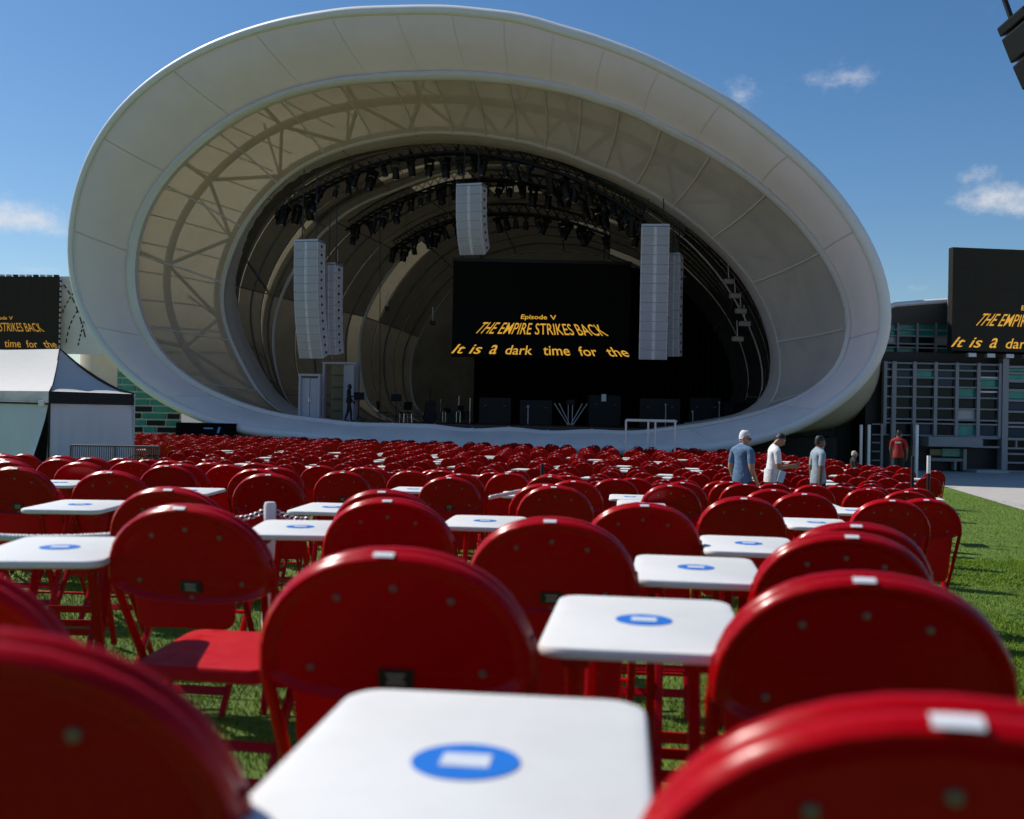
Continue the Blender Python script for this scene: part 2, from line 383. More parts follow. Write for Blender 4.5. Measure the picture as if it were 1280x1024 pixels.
# white face: separate panels with open joints
face_parts = []
NF = 26
for i in range(NF):
    i0 = i*NTH/NF+.022; i1 = (i+1)*NTH/NF-.022
    A = sub(RG['R0'], i0, i1, 8); B = sub(RG['R1'], i0, i1, 8)
    rows = []
    for t in (0.03, .2, .4, .6, .8, .97):
        bul = math.sin(PI*t)*.35
        rows.append([a.lerp(c, t)-SH_N*bul for a, c in zip(A, B)])
    mid = A[4].lerp(B[4], .5)
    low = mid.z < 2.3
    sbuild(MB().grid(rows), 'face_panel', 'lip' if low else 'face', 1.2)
back = MB()
back.grid([[a+SH_N*.12 for a in RG['R0']], [a.lerp(c, .5)-SH_N*.22 for a, c in zip(RG['R0'], RG['R1'])], [a+SH_N*.12 for a in RG['R1']]], True)
sbuild(back, 'face_backing', 'face', 1.2)
# outer rolled rim
sbuild(MB().tube([p+SH_N*.10 for p in RG['R0']], .21, 10, True), 'rim', 'rim_white', 1.2)
inner0 = [a.lerp(c, .055)-SH_N*.10 for a, c in zip(RG['R0'], RG['R1'])]
sbuild(MB().tube(inner0, .05, 6, True), 'rim_bead', 'trim_grey', 1.2)
def trim_ring(key, wpx, dep, name, mt, th=.10, out=True):
    """flat ring of the given visible width, with returned edges"""
    P = PX[key]; c = (P.min(0)+P.max(0))/2; d = P-c; L = np.hypot(d[:, 0], d[:, 1])[:, None]
    Q = P+d/L*wpx*(1 if out else -1)
    a = ring3(P, dep); bq = ring3(Q, dep)
    b = MB(); b.grid([[p+SH_N*th*2 for p in a], a, [p.lerp(q, .5)-SH_N*th for p, q in zip(a, bq)], bq, [q+SH_N*th*2 for q in bq]], True)
    return sbuild(b, name, mt, .9)
trim_ring('R1', 11, 1.15, 'inner_trim', 'trim_grey', .12)
for k in ('R2', 'R3', 'R4', 'R5'):
    trim_ring(k, {'R2': 5, 'R3': 3.4, 'R4': 2.6, 'R5': 2}[k], DEP[k]-.12, 'arch_trim', 'seam', .06)
P = PX['R2']; c = (P.min(0)+P.max(0))/2; Q = c+(P-c)*np.array([.968, .955])
lipR = ring3(Q, 5.5)
b = MB(); b.grid([RG['R2'], [p.lerp(q, .5)-SH_N*.08 for p, q in zip(RG['R2'], lipR)], lipR, [p+SH_N*.5 for p in lipR]], True)
sbuild(b, 'arch_lip', 'mesh_liner', 1.0)
# translucent mesh liner: panels between R1 and R2, then deeper zones
def liner(ka, kb, n, name, mt, seam_mt, seam_r, bulge, skip_low=True):
    for i in range(n):
        i0 = i*NTH/n+.06; i1 = (i+1)*NTH/n-.06
        A = sub(RG[ka], i0, i1, 6); B = sub(RG[kb], i0, i1, 6)
        if skip_low and max(p.z for p in A+B) < 1.35: continue
        rows = []
        for t in (0, .2, .4, .6, .8, 1.):
            rows.append([a.lerp(c, t)+SH_N*bulge*math.sin(PI*t) for a, c in zip(A, B)])
        mm = mt
        if mt == 'mesh_liner' and A[3].x < -4: mm = 'glow_liner' if A[3].x < -9.5 else 'half_glow_liner' if A[3].x < -7 else 'faint_glow_liner'  # clearer towards the left: glow of the sunlit skin put into the liner
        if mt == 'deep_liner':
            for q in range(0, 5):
                mm = 'shade_liner' if A[3].x > 6.2 and A[3].z < 10 else random.choice(('brown_liner',)*6+('lit_liner',)) if A[3].z > 9 else random.choice(('deep_liner',)*5+('lit_liner',)) if A[3].x < 2 else 'brown_liner'  # tones by position paint the vault's lit patches and its dark top and right
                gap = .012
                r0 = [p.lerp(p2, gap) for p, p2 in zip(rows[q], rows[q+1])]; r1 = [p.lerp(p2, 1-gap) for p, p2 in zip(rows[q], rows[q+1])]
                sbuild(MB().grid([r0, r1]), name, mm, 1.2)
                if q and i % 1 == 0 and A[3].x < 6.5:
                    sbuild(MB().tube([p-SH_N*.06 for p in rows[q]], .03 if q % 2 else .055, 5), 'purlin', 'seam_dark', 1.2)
            o = None
        else: o = sbuild(MB().grid(rows), name, mm, 1.2)
        a = sub(RG[ka], i*NTH/n, i*NTH/n+1e-3, 1)[0]; c = sub(RG[kb], i*NTH/n, i*NTH/n+1e-3, 1)[0]
        sm = MB().tube([a.lerp(c, t)+SH_N*(bulge*math.sin(PI*t)-.04) for t in (0, .2, .4, .6, .8, 1)], seam_r, 5)
        sbuild(sm, 'seam', seam_mt, 1.2, None)
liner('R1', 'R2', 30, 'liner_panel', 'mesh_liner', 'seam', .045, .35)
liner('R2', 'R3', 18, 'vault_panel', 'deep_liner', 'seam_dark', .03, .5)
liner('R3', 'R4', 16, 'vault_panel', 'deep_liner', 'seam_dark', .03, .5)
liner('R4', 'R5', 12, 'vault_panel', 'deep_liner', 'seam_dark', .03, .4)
# outer skin
B1 = [list(p) for p in PXR['R0']]
c0 = np.array([598, 287.])
bulge_px = []
for x, y in PXR['R0']:
    if x > 985 and y > 425: continue
    bulge_px.append(tuple(c0+(np.array((x, y))-c0)*.955))
bulge_px += [(1103, 425), (1104, 446), (1099, 470), (1088, 497), (1072, 521), (1052, 534), (1010, 540)]
RB1 = ring3(resample(bulge_px)[2], 4.5)
cb = sum(RB1, Vector())/NTH
def shrink(s, dep): return [cb+SH_N*dep+(p-cb)*s for p in RB1]
RB2, RB3, RB4 = shrink(.97, 7), shrink(.88, 15), shrink(.62, 20.5)
skin_rows = [[p+SH_N*.15 for p in RG['R0']], [p.lerp(q, .55)+ (p-cb).normalized()*.2 for p, q in zip(RG['R0'], RB1)], RB1,
             [p.lerp(q, .5)+(p-cb).normalized()*.5 for p, q in zip(RB1, RB2)], RB2, [p.lerp(q, .5)+(p-cb).normalized()*.9 for p, q in zip(RB2, RB3)], RB3, RB4,
             [cb+SH_N*23]*NTH]
skin_rows = [[Vector((p.x, p.y, max(p.z, .25))) for p in r] for r in skin_rows]
sbuild(MB().grid(skin_rows, True), 'outer_skin', 'skin', 1.2)
sbuild(MB().add(RG['R5'], [tuple(range(NTH))]), 'rear_wall', 'brown_liner')
# lacing seams on the inside of the skin, ribs and struts
for i in range(0, NTH, 3):
    pts = [skin_rows[k][i]-(skin_rows[k][i]-cb).normalized()*.05 for k in (0, 1, 2, 3, 4, 5)]
    if pts[2].z < 1.6: continue
    sbuild(MB().tube(pts, .035, 4), 'lacing_seam', 'seam_dark')
def lerp_px(ka, kb, t): return PX[ka]*(1-t)+PX[kb]*t
RA = ring3(lerp_px('R1', 'R2', .36), 6.5); RBr = ring3(lerp_px('R1', 'R2', .92), 10.5); RCr = ring3(lerp_px('R2', 'R3', .8), 13.)
for rr, r in ((RA, .20), (RBr, .17), (RCr, .14)):
    pts = []
    i = NTH*3//4-int(NTH*.5)+1; start = int(NTH*.25)+1
    # from the bottom once round, leaving out what would lie under the floor
    pts = [rr[(start+q) % NTH] for q in range(NTH) if rr[(start+q) % NTH].z > 1.52]
    sbuild(MB().tube(pts, r, 8), 'arch_rib', 'steel', 1.2)
ns = 22
for i in range(ns):
    a = RA[int(i*NTH/ns) % NTH]; b1 = RBr[int((i+.5)*NTH/ns) % NTH]; a2 = RA[int((i+1)*NTH/ns) % NTH]; cpt = RCr[int((i+1)*NTH/ns) % NTH]
    sk = skin_rows[4][int((i+.5)*NTH/ns) % NTH]
    for p, q, r in ((a, b1, .10), (b1, a2, .10), (b1, cpt, .08), (a, skin_rows[2][int(i*NTH/ns) % NTH], .11), (b1, sk, .07)):
        if min(p.z, q.z) < 1.4: continue
        sbuild(MB().tube([p, q], r, 6), 'strut', 'steel', 1.2)

# stage under the shell
AX = lambda t, d, z=0.: Vector((P00.x, P00.y, 0))+SH_T*t+SH_N*d+Vector((0, 0, z))
stage = empty('stage', AX(0, 8), 0, 'black stage floor and skirting under the white bandshell', 'stage')
SI = Matrix.Translation(-stage.location)
def prism(poly, z0, z1):
    b = MB(); n = len(poly); vs = [(p.x, p.y, z0) for p in poly]+[(p.x, p.y, z1) for p in poly]
    return b.add(vs, [tuple(range(n))[::-1], tuple(range(n, 2*n))]+[(i, (i+1) % n, n+(i+1) % n, n+i) for i in range(n)])
prism([AX(-11.2, 2.2), AX(11.4, 2.2), AX(11, 8), AX(8.5, 18), AX(-6, 18), AX(-10, 8)], 1.35, 1.5).xf(SI).build('floor', 'stage_floor', stage)
prism([AX(-13.6, 2.6), AX(13.8, 2.6), AX(12, 17), AX(-12, 17)], .0, 1.30).xf(SI).build('skirting', 'black', stage)
# black curtain at the back right, with real folds
cur = empty('stage_curtain', AX(4, 15.2, 1.5), 0, 'tall black curtain closing the right and rear of the stage', 'curtain')
n = 240; rows = []
tl, tr_ = at(592, 500, 58.5), at(952, 505, 54)
for zt in (0, .25, .5, .75, 1.0):
    r_ = []
    for i in range(n+1):
        u = i/n; p = tl.lerp(tr_, u); p = p+SH_N*(.16*math.sin(i*1.35)+.05*math.sin(i*.41))
        arch = math.sqrt(max(0, 1-(max(0, (u-.42)/.60))**2.6))
        p = Vector((p.x, p.y, 1.5+zt*(2.4+6.0*arch)*(.9 if u < .05 else 1)))
        r_.append(p)
    rows.append(r_)
MB().grid(rows).xf(Matrix.Translation(-cur.location)).build('curtain_cloth', 'drape', cur, 1.2)

# ------------------------------------------------------------------ screens with writing
def text_verts(s, bold=.02, align='LEFT'):
    c = bpy.data.curves.new('t', 'FONT'); c.body = s; c.offset = bold; c.resolution_u = 3
    o = bpy.data.objects.new('t', c); COL.objects.link(o)
    dg = bpy.context.evaluated_depsgraph_get(); me = o.evaluated_get(dg).to_mesh()
    V = np.array([v.co[:] for v in me.vertices]); Fc = [tuple(p.vertices) for p in me.polygons]
    o.evaluated_get(dg).to_mesh_clear(); bpy.data.objects.remove(o); bpy.data.curves.remove(c)
    return V, Fc
TXT = {}
def words_mesh(name, W, H, mt, maxx=None):
    """crawl lines on a W x H screen; coordinates from the 220 x 123 layout"""
    obs = []
    sx, sy = W/220, H/123
    def put(s, x0, x1, y0, y1, k, bold):
        if (s, bold) not in TXT: TXT[(s, bold)] = text_verts(s, bold)
        V, Fc = TXT[(s, bold)]; mn = V.min(0); mx_ = V.max(0)
        u = (V[:, 0]-mn[0])/(mx_[0]-mn[0]); v = (V[:, 1]-mn[1])/(mx_[1]-mn[1])
        x = x0+u*(x1-x0); y = y1+(y0-y1)*v              # y down in layout
        x = 110+(x-110)*(1-k*v)
        x = np.minimum(x, 219.5)
        b = MB(); b.add([((a-110)*sx, 0, (61.5-c_)*sy) for a, c_ in zip(x, y)], Fc)
        obs.append(b)
    put('Episode', 84, 117, 67, 74.5, .05, .012); put('V', 121, 129, 67, 73, .05, .012)
    put('THE EMPIRE', 26, 97, 78, 92.5, .155, .002); put('STRIKES', 102, 152, 78, 92.5, .155, .002); put('BACK', 157, 194, 78, 92.5, .155, .002)
    for s, a, c_ in (('It', -1, 12), ('is', 20.5, 34), ('a', 45, 54), ('dark', 65, 99), ('time', 113, 147), ('for', 159, 182), ('the', 195, 222)):
        put(s, a, c_, 107, 119, .085, .006)
    return obs
def screen(name, c, W, H, rz, label, smat, tmat, frame):
    e = empty(name, c, rz, label, 'screen')
    MB().box((0, .16, 0), (W, .3, H)).build('cabinet', 'black', e)
    nx, ny = 8, 5
    for i in range(nx):
        for j in range(ny):
            MB().box(((i+.5)*W/nx-W/2, -.004, (j+.5)*H/ny-H/2), (W/nx-.004, .03, H/ny-.004)).build('display_panel', smat, e)
    for b in words_mesh('lettering', W, H, tmat):
        b.xf(Matrix.Translation((0, -.024, 0))).build('lettering', tmat, e)
    return e
Ymain = 53.5
a, bq = at(567, 327, Ymain), at(787, 450, Ymain)
cen = (a+bq)/2; Wm = bq.x-a.x; Hm = a.z-bq.z
e = screen('stage_screen', cen, Wm, Hm, .02, 'large black video screen with yellow lettering hanging at the centre of the stage', 'screen', 'text', None)
MB().box((0, .2, Hm/2+.10), (Wm+.1, .35, .16)).build('header_truss', 'black', e)
for sx in (-.35, .35): MB().tube([(sx*Wm, .2, Hm/2), (sx*Wm, .3, Hm/2+2.2)], .03, 5).build('hanging_cable', 'black', e)
# right side screen
YR = 42.2
a, bq = at(1190, 309, YR), at(1190, 438, YR); H_ = a.z-bq.z; W_ = H_*1.86
rz = .12
cx = (a+bq)/2+Vector((math.cos(rz), math.sin(rz), 0))*W_/2
er = screen('side_screen', cx, W_, H_, rz, 'black video screen with yellow lettering above the glazed building at far right', 'screen_sunlit', 'text', None)
for i in range(7):
    MB().bbox((-W_/2+.9+i*.8, .1, -H_/2-.16), (.34, .22, .16), .02).build('bracket', 'alu', er)
for x in (-W_*.45, W_*.0, W_*.42): MB().box((x, .55, -H_*.2), (.2, .6, H_*.5)).build('wall_bracket', 'frame_grey', er)
YL = 58.0
a, bq = at(73, 346, YL), at(73, 438, YL); H_ = a.z-bq.z; W_ = H_*1.56
rz = -.10
cx = (a+bq)/2-Vector((math.cos(rz), math.sin(rz), 0))*W_/2
el = screen('side_screen', cx, W_, H_, rz, 'dark video screen with yellow lettering above the white tent at far left', 'screen_sunlit', 'text_dim', None)
for i in range(16):
    MB().bbox((-W_/2+.2+i*W_/16, .05, H_/2+.06), (W_/16*.7, .14, .10), .02).build('edge_clamp', 'alu' if i % 3 else 'black', el)
for i in range(14):
    MB().bbox((W_/2+.07, .05, -H_/2+.2+i*H_/14), (.06, .1, H_/14*.6), .01).build('edge_clamp', 'alu', el)
for x in (-W_*.3, W_*.3): MB().tube([(x, .6, H_/2-.3), (x, .6, -cx.z)], .18, 8).build('support_column', 'frame_grey', el)
# printed banner beside it: pale wall with dashed arcs
e = empty('arc_banner', at(94, 394, YL+.6), -.10, 'pale grey banner with dashed black arcs beside the left screen', 'banner')
a = at(74, 346, YL+.6); bq = at(115, 444, YL+.6); bw = (bq.x-a.x)*1.5; bh = a.z-bq.z
MB().bbox((bw*.14, .1, 0), (bw, .2, bh), .03).build('panel', 'grey_wall', e)
u = bh/98.
def dash(p0, p1, p2):
    for k in range(6):
        t0 = k/6; t1 = t0+.10
        q = lambda t: Vector(p0)*(1-t)**2+Vector(p1)*2*t*(1-t)+Vector(p2)*t*t
        pts = [q(t0), q((t0+t1)/2), q(t1)]
        MB().tube([(p.x*u, -.01, -p.y*u) for p in pts], .035, 5).build('dash', 'black', e)
dash((-16, -38), (2, -20), (16, 35)); dash((-17, -3), (-9, -22), (3, -34)); dash((-11, 35), (-8, 8), (5, -8)); dash((5, 38), (8, 22), (13, 4))

# ------------------------------------------------------------------ line arrays
def line_array(name, label, pxl, pxr, pyt, pyb, Y, nbox, curve, yaw, grille='speaker_grille', case='speaker_case', cable=4., depth=.75):
    top = at((pxl+pxr)/2, pyt, Y); w = (pxr-pxl)/F*Y; h = (pyb-pyt)/F*Y/nbox
    e = empty(name, top, yaw, label, 'speaker array')
    MB().bbox((0, depth*.5, .06), (w*1.0, depth, .09), .015).build('fly_bar', 'alu' if case != 'black_case' else 'black_case', e)
    for sx in (-.3, .3): MB().tube([(sx*w, .3, .1), (sx*w*.9, .3, cable)], .025, 5).build('hanging_cable', 'black', e)
    y = 0.; z = 0.; ang = 0.
    for i in range(nbox):
        ang = curve*(i/max(1, nbox-1))**1.6
        R = rot('X', ang)
        d = R @ Vector((0, 0, -1)); c = Vector((0, y, z))+d*h/2
        bx = MB().bbox(c+R @ Vector((0, depth/2, 0)), (w, depth, h*.975), .018, R).build('speaker_box', case, e)
        for s in (-1, 1):
            MB().bbox(c+R @ Vector((s*w*.265, -.008, 0)), (w*.40, .03, h*.90), .01, R).build('grille', grille, bx)
        MB().bbox(c+R @ Vector((0, -.006, 0)), (w*.05, .024, h*.8), .006, R).build('badge_strip', case, bx)
        MB().tube([c+R @ Vector((w/2-.01, depth*.45, 0)), c+R @ Vector((w/2+.035, depth*.45, 0))], .06, 8).build('side_handle', 'black', bx)
        y += d.y*h; z += d.z*h
    return e
line_array('line_array_speaker', 'tall grey line array hanging at the left of the stage, nearer of the left pair', 366, 399, 302, 450, 46, 14, .36, -.28, cable=3.2)
line_array('line_array_speaker', 'narrow grey line array hanging behind the tall left one', 403, 420, 331, 444, 46.8, 11, .16, -.32, cable=2.6)
line_array('line_array_speaker', 'short curved grey line array hanging above the stage screen', 569, 603, 232, 320, 45.5, 8, .55, -.30, cable=1.6)
line_array('line_array_speaker', 'tallest grey line array hanging to the right of the stage screen', 802, 837, 283, 450, 43.5, 14, .12, -.10, cable=1.2)
line_array('line_array_speaker', 'narrow grey line array half hidden behind the tallest one', 836, 850, 319, 446, 44.6, 11, .08, -.35, cable=1.4)
# black speaker hung from a mast beyond the right edge
tp = at(1285, 14, 9.0)
e = line_array('delay_speaker', 'black speaker cluster hanging in the top right corner against the sky', 1279, 1351, 12, 84, 9.0, 2, -.05, .15, 'black_case', 'black_case', .45, .40)
e.rotation_euler = (math.radians(-8), math.radians(-19), .15)
mx_, my_ = e.location.x+1.6, e.location.y+.5
mast = empty('speaker_mast', (mx_, my_, gz(mx_, my_)), 0, 'dark steel mast carrying the black speaker cluster at the right edge', 'mast')
zt = e.location.z+.55-mast.location.z
MB().tube([(0, 0, 0), (0, 0, zt)], .09, 10).build('post', 'black', mast, 1.)
MB().tube([(0, 0, zt-.05), (-1.75, -.55, zt-.02)], .05, 8).build('arm', 'black', mast, 1.)
MB().bbox((0, 0, .02), (.6, .6, .05), .01).build('base_plate', 'black', mast)

# ------------------------------------------------------------------ lighting trusses and lamps
def catmull(pts, n):
    o = []; P = [np.array(p, float) for p in pts]; P = [2*P[0]-P[1]]+P+[2*P[-1]-P[-2]]
    for i in range(1, len(P)-2):
        for k in range(n):
            t = k/n; o.append(.5*((2*P[i])+(-P[i-1]+P[i+1])*t+(2*P[i-1]-5*P[i]+4*P[i+1]-P[i+2])*t*t+(-P[i-1]+3*P[i]-3*P[i+1]+P[i+2])*t**3))
    o.append(P[-2]); return o
def moving_light_proto():
    e = empty('moving_light', (0, 0, 0), 0, 'x', 'stage light', 'stage lights hanging from the curved trusses')
    b = MB().bbox((0, 0, -.10), (.42, .34, .16), .02); b.tube([(0, 0, 0), (0, 0, .12)], .03, 5); b.build('base', 'black_case', e)
    for q in (-.2, .2): MB().box((q, 0, -.36), (.05, .14, .40)).build('yoke_arm', 'black_case', e)
    hd = MB().lathe([(.0, -.85), (.15, -.85), (.17, -.8), (.16, -.6), (.15, -.40), (.10, -.30), (0, -.28)], 12); hd.build('head', 'black_case', e, .8)
    MB().lathe([(.0, -.868), (.12, -.865), (.12, -.855)], 10).build('lens', 'chrome', e, .8)
    return e
proto = moving_light_proto(); first = True
TR = (([(345,262),(380,244),(430,219),(490,199),(560,190),(630,197),(700,216),(760,246),(805,276)], 6.2, 'nearest black lighting truss curving under the stage arch', 30),
      ([(432,288),(470,263),(520,241),(570,226),(630,225),(690,236),(750,258),(800,284)], 9.2, 'second black lighting truss curving behind the nearest one', 28),
      ([(488,312),(530,287),(580,271),(640,266),(700,274),(760,294)], 12., 'rearmost black lighting truss curving above the stage screen', 22))
for k, (pts, dep, lab, nl) in enumerate(TR):
    C = [unproj(x, y, dep) for x, y in catmull(pts, 5)]
    e = empty('lighting_truss', C[len(C)//2], 0, lab, 'lighting truss'); I = Matrix.Translation(-e.location)
    ch = []
    for dz, dn in ((0, 0), (0, .5), (.5, .25)):
        ch.append([p+Vector((0, 0, dz))+SH_N*dn for p in C])
        MB().tube(ch[-1], .06, 6).xf(I).build('chord', 'black_case', e, 1.)
    for i in range(len(C)-1):
        b = MB()
        for q in range(3): b.tube([ch[q][i], ch[(q+1) % 3][i+1]], .03, 4)
        b.xf(I).build('lacing', 'black_case', e)
    for i in range(2, len(C), 6):
        MB().tube([ch[2][i], ch[2][i]+Vector((0, 0, 1.6))], .02, 4).xf(I).build('hanging_cable', 'black', e)
    for i in range(nl):
        q = (i+.5)/nl*(len(C)-1); j = int(q); p = C[j].lerp(C[min(j+1, len(C)-1)], q-j)
        o = proto if first else copy_tree(proto); first = False
        sc = random.choice((.75, .85, 1.0, 1.15))
        o.location = p+Vector((0, 0, -.10))+SH_N*random.choice((0, .5)); o.rotation_euler = (random.uniform(-.35, .35), random.uniform(-.3, .3), random.uniform(0, 6)); o.scale = (sc,)*3
        o['label'] = 'black moving stage light, '+ORD[i]+' from the left on the '+('nearest', 'second', 'rearmost')[k]+' curved truss'
        o['group'] = 'stage lights hanging from the '+('nearest', 'second', 'rearmost')[k]+' curved truss'
for i, (x, y) in enumerate(((911, 352), (919, 370), (926, 389), (931, 405), (922, 424), (484, 386), (541, 404), (422, 331), (352, 365))):
    p = unproj(x, y, 6.2 if x > 800 else 9.)
    e = empty('work_light', p, .3, ('topmost', 'second', 'third', 'fourth', 'lowest')[i]+' of the small white box lights along the right inside of the shell' if i < 5 else
              'small hanging box light '+('left of the stage screen, farther from it', 'left of the stage screen, nearest to it', 'just right of the left line arrays', 'to the left of the left line arrays')[i-5], 'stage light')
    MB().bbox((0, 0, 0), (.46 if i < 5 else .22, .25, .20), .03).build('housing', 'steel' if i < 5 else 'black_case', e)
    MB().box((0, 0, .11), (.4 if i < 5 else .18, .2, .03)).build('bracket', 'black', e)
    MB().tube([(0, 0, .1), (0, .1, .8)], .02, 5).build('hanging_rod', 'seam', e)
MB().tube([unproj(475, 280, 8), unproj(475, 525, 8)], .02, 5).build('stage_rope', 'black').__setitem__('label', 'thin dark rope hanging down to the stage left of the screen')
bpy.data.objects['stage_rope']['category'] = 'rope'

# doors in the left stage wall
def door_at(name, label, x0, x1, yt, yb, Y, big):
    p0, p1 = at(x0, yb, Y), at(x1, yb, Y); w = (p1-p0).length; h = at(x0, yt, Y).z-1.5
    e = empty(name, Vector(((p0.x+p1.x)/2, (p0.y+p1.y)/2, 1.5)), -.25, label, 'door')
    fw = .10
    for x in (-w/2, w/2): MB().bbox((x, 0, h/2), (fw, .22, h), .01).build('jamb', 'door_white', e)
    MB().bbox((0, 0, h+fw/2), (w+fw*1.6, .24, fw), .01).build('lintel', 'door_white', e)
    if big:
        MB().box((-w*.05, .8, h/2), (w*.9, .05, h)).build('passage_wall', 'corridor', e)
        for k in range(4): MB().box((-w*.28, .7, .5+k*.55), (w*.35, .05, .05)).build('passage_rail', 'seam_dark', e)
        MB().bbox((w*.36, -.35, h/2), (.06, .9, h*.97), .01, rot('Z', .9)).build('open_leaf', 'door_white', e)
        MB().bbox((w*.08, .55, h/2), (.07, .1, h), .01).build('passage_post', 'seam', e)
    else:
        for s in (-1, 1):
            lf = MB().bbox((s*w*.235, .02, h*.48), (w*.44, .06, h*.95), .01).build('leaf', 'door_white', e)
            MB().tube([(s*w*.05, -.05, h*.42), (s*w*.05, -.05, h*.52)], .02, 6).build('handle', 'chrome', lf)
    return e
door_at('stage_door', 'white double door in the left wall of the stage', 374, 400, 470, 519, 47.8, False)
door_at('stage_entrance', 'taller open doorway with yellowish passage in the left wall of the stage', 403, 446, 455, 521, 48.6, True)

# ------------------------------------------------------------------ things standing on the stage
def music_stand(px, Y, label, py=None):
    p = at(px, 520, Y); e = empty('music_stand', (p.x, p.y, 1.5), random.uniform(-.5, .5), label, 'music stand')
    MB().tube([(0, 0, .1), (0, 0, 1.05)], .02, 6).build('pole', 'black_case', e)
    for k in range(3): MB().tube([(0, 0, .3), (.28*math.cos(k*2.1), .28*math.sin(k*2.1), 0.01)], .014, 5).build('leg', 'black_case', e)
    MB().bbox((0, -.03, 1.18), (.5, .03, .36), .01, rot('X', -.35)).build('desk', 'black_case', e)
music_stand(495, 51, 'black music stand between the two stage chairs')
music_stand(448, 48.2, 'black music stand in front of the standing silhouette')
def stage_chair(px, Y, label, rz):
    p = at(px, 520, Y); e = empty('stage_chair', (p.x, p.y, 1.5), rz, label, 'chair')
    MB().bbox((0, 0, .46), (.46, .44, .06), .02).build('seat', 'black_case', e)
    MB().bbox((0, -.22, .80), (.44, .05, .40), .02, rot('X', .15)).build('backrest', 'black_case', e)
    for x in (-.2, .2):
        for y in (-.2, .2): MB().tube([(x, y, .45), (x*1.1, y*1.1, 0)], .016, 5).build('leg', 'chrome', e)
stage_chair(478, 51.2, 'black chair on the stage left of the music stand', -1.2)
stage_chair(507, 51.4, 'black chair on the stage right of the music stand', .6)
# double bass leaning figure and drum kit silhouettes
p = at(537, 520, 52); e = empty('double_bass', (p.x, p.y, 1.5), .4, 'dark double bass shape standing left of the drum kit', 'instrument')
ol = [(.0, 0), (.22, .02), (.34, .2), (.30, .45), (.22, .62), (.27, .85), (.22, 1.02), (.06, 1.12)]
pts = [(x, z) for x, z in ol]+[(-x, z) for x, z in ol[::-1]]
b = MB().plate(pts, .22); b.xf(Matrix.Rotation(PI/2, 4, 'X')); b.build('body', 'black_case', e)
MB().bbox((0, -.05, 1.35), (.06, .05, .6), .01).build('neck', 'black_case', e); MB().tube([(0, -.1, 0), (0, -.1, .02)], .02, 5).build('spike', 'chrome', e)
p = at(568, 520, 52); dk = empty('drum_kit', (p.x, p.y, 1.5), 0, 'dark drum kit with chrome stands at the left of the stage', 'drum kit')
def drum(c, r, h, ax, nm='drum'):
    b = MB().lathe([(0, -h/2), (r, -h/2), (r*1.03, -h/2+.02), (r, -h/2+.04), (r, h/2-.04), (r*1.03, h/2-.02), (r, h/2), (0, h/2)], 18)
    b.xf(Matrix.Translation(c) @ Matrix.Rotation(ax, 4, 'X')); return b.build(nm, 'black_case', dk, .6)
drum((0, 0, .30), .29, .4, PI/2); drum((-.35, .1, .62), .17, .22, .3); drum((.3, .1, .75), .15, .2, .3); drum((.55, .3, .4), .21, .4, 0)
for x, z in ((-.7, 1.15), (.75, 1.25), (.2, 1.35)):
    MB().tube([(x, .2, 0), (x, .2, z)], .015, 5).build('cymbal_stand', 'chrome', dk)
    MB().lathe([(.24, 0), (.04, .03), (0, .05)], 16, (x, .2, z)).build('cymbal', 'chrome', dk, .8)
for x in (-.55, -.42, .12, .30): MB().tube([(x, -.3, .05), (x, -.3, .55)], .018, 5).build('hardware_leg', 'chrome', dk)
p = at(713, 522, 50); e = empty('keyboard_stand', (p.x, p.y, 1.5), .1, 'folded metal keyboard stand in a V shape at centre stage', 'stand')
for x0, x1 in ((-.12, -.78), (-.02, -.55), (.12, .78), (.02, .55)): MB().tube([(x0, 0, .05), (x1, 0, 1.05)], .02, 6).build('leg', 'alu', e)
for x in (-.1, .1): MB().tube([(x, .05, 0), (x, .05, 1.1)], .02, 6).build('post', 'alu', e)
MB().bbox((0, .1, 1.1), (.4, .3, .25), .02).build('case', 'black_case', e)
for i, (x0, x1, y0, lab) in enumerate(((600, 640, 497, 'low black equipment case on stage right of the drum kit'), (650, 690, 500, 'wide low black case left of the metal keyboard stand'),
                                      (735, 775, 494, 'black amplifier case with a white sheet right of the keyboard stand'), (800, 850, 498, 'dark equipment rack behind the white rail'),
                                      (862, 900, 497, 'dark equipment rack at the right end of the stage'), (905, 935, 503, 'small black case at the far right of the stage'))):
    a = at(x0, y0, 52-i*.5); c = at(x1, y0, 52-i*.5); w = c.x-a.x; h = a.z-1.5
    e = empty('equipment_case', ((a.x+c.x)/2, a.y, 1.5), .1*(i % 3-1), lab, 'equipment')
    MB().bbox((0, 0, h/2), (w, .7, h), .02).build('body', 'black_case', e)
    for z in (.15, h*.55, h*.9): MB().box((0, -.354, z), (w*.98, .012, .03)).build('edge_strip', 'black_case', e)
    for s in (-1, 1): MB().bbox((s*w*.3, -.36, h*.7), (.10, .03, .06), .01).build('latch', 'seam_dark', e)
    if i == 2: MB().bbox((-w*.05, -.37, h*.92), (.22, .02, .34), .004).build('paper_sheet', 'tag_white', e)
for i, (x, z) in enumerate(((832, 1.0), (899, 1.15), (660, .8), (866, .7))):
    p = at(x, 520, 49.5); e = empty('microphone_stand', (p.x, p.y, 1.5), 0, ('pale microphone stand behind the white rail', 'pale upright stand near the right end of the stage', 'short microphone stand left of the keyboard stand', 'short microphone stand right of the white rail')[i], 'stand')
    MB().tube([(0, 0, 0), (0, 0, z)], .022, 6).build('pole', 'alu', e); MB().lathe([(.18, 0), (.18, .02), (.03, .05)], 12).build('base', 'black_case', e)
    MB().lathe([(0, z), (.05, z+.03), (.05, z+.10), (0, z+.14)], 8).build('head', 'alu', e)
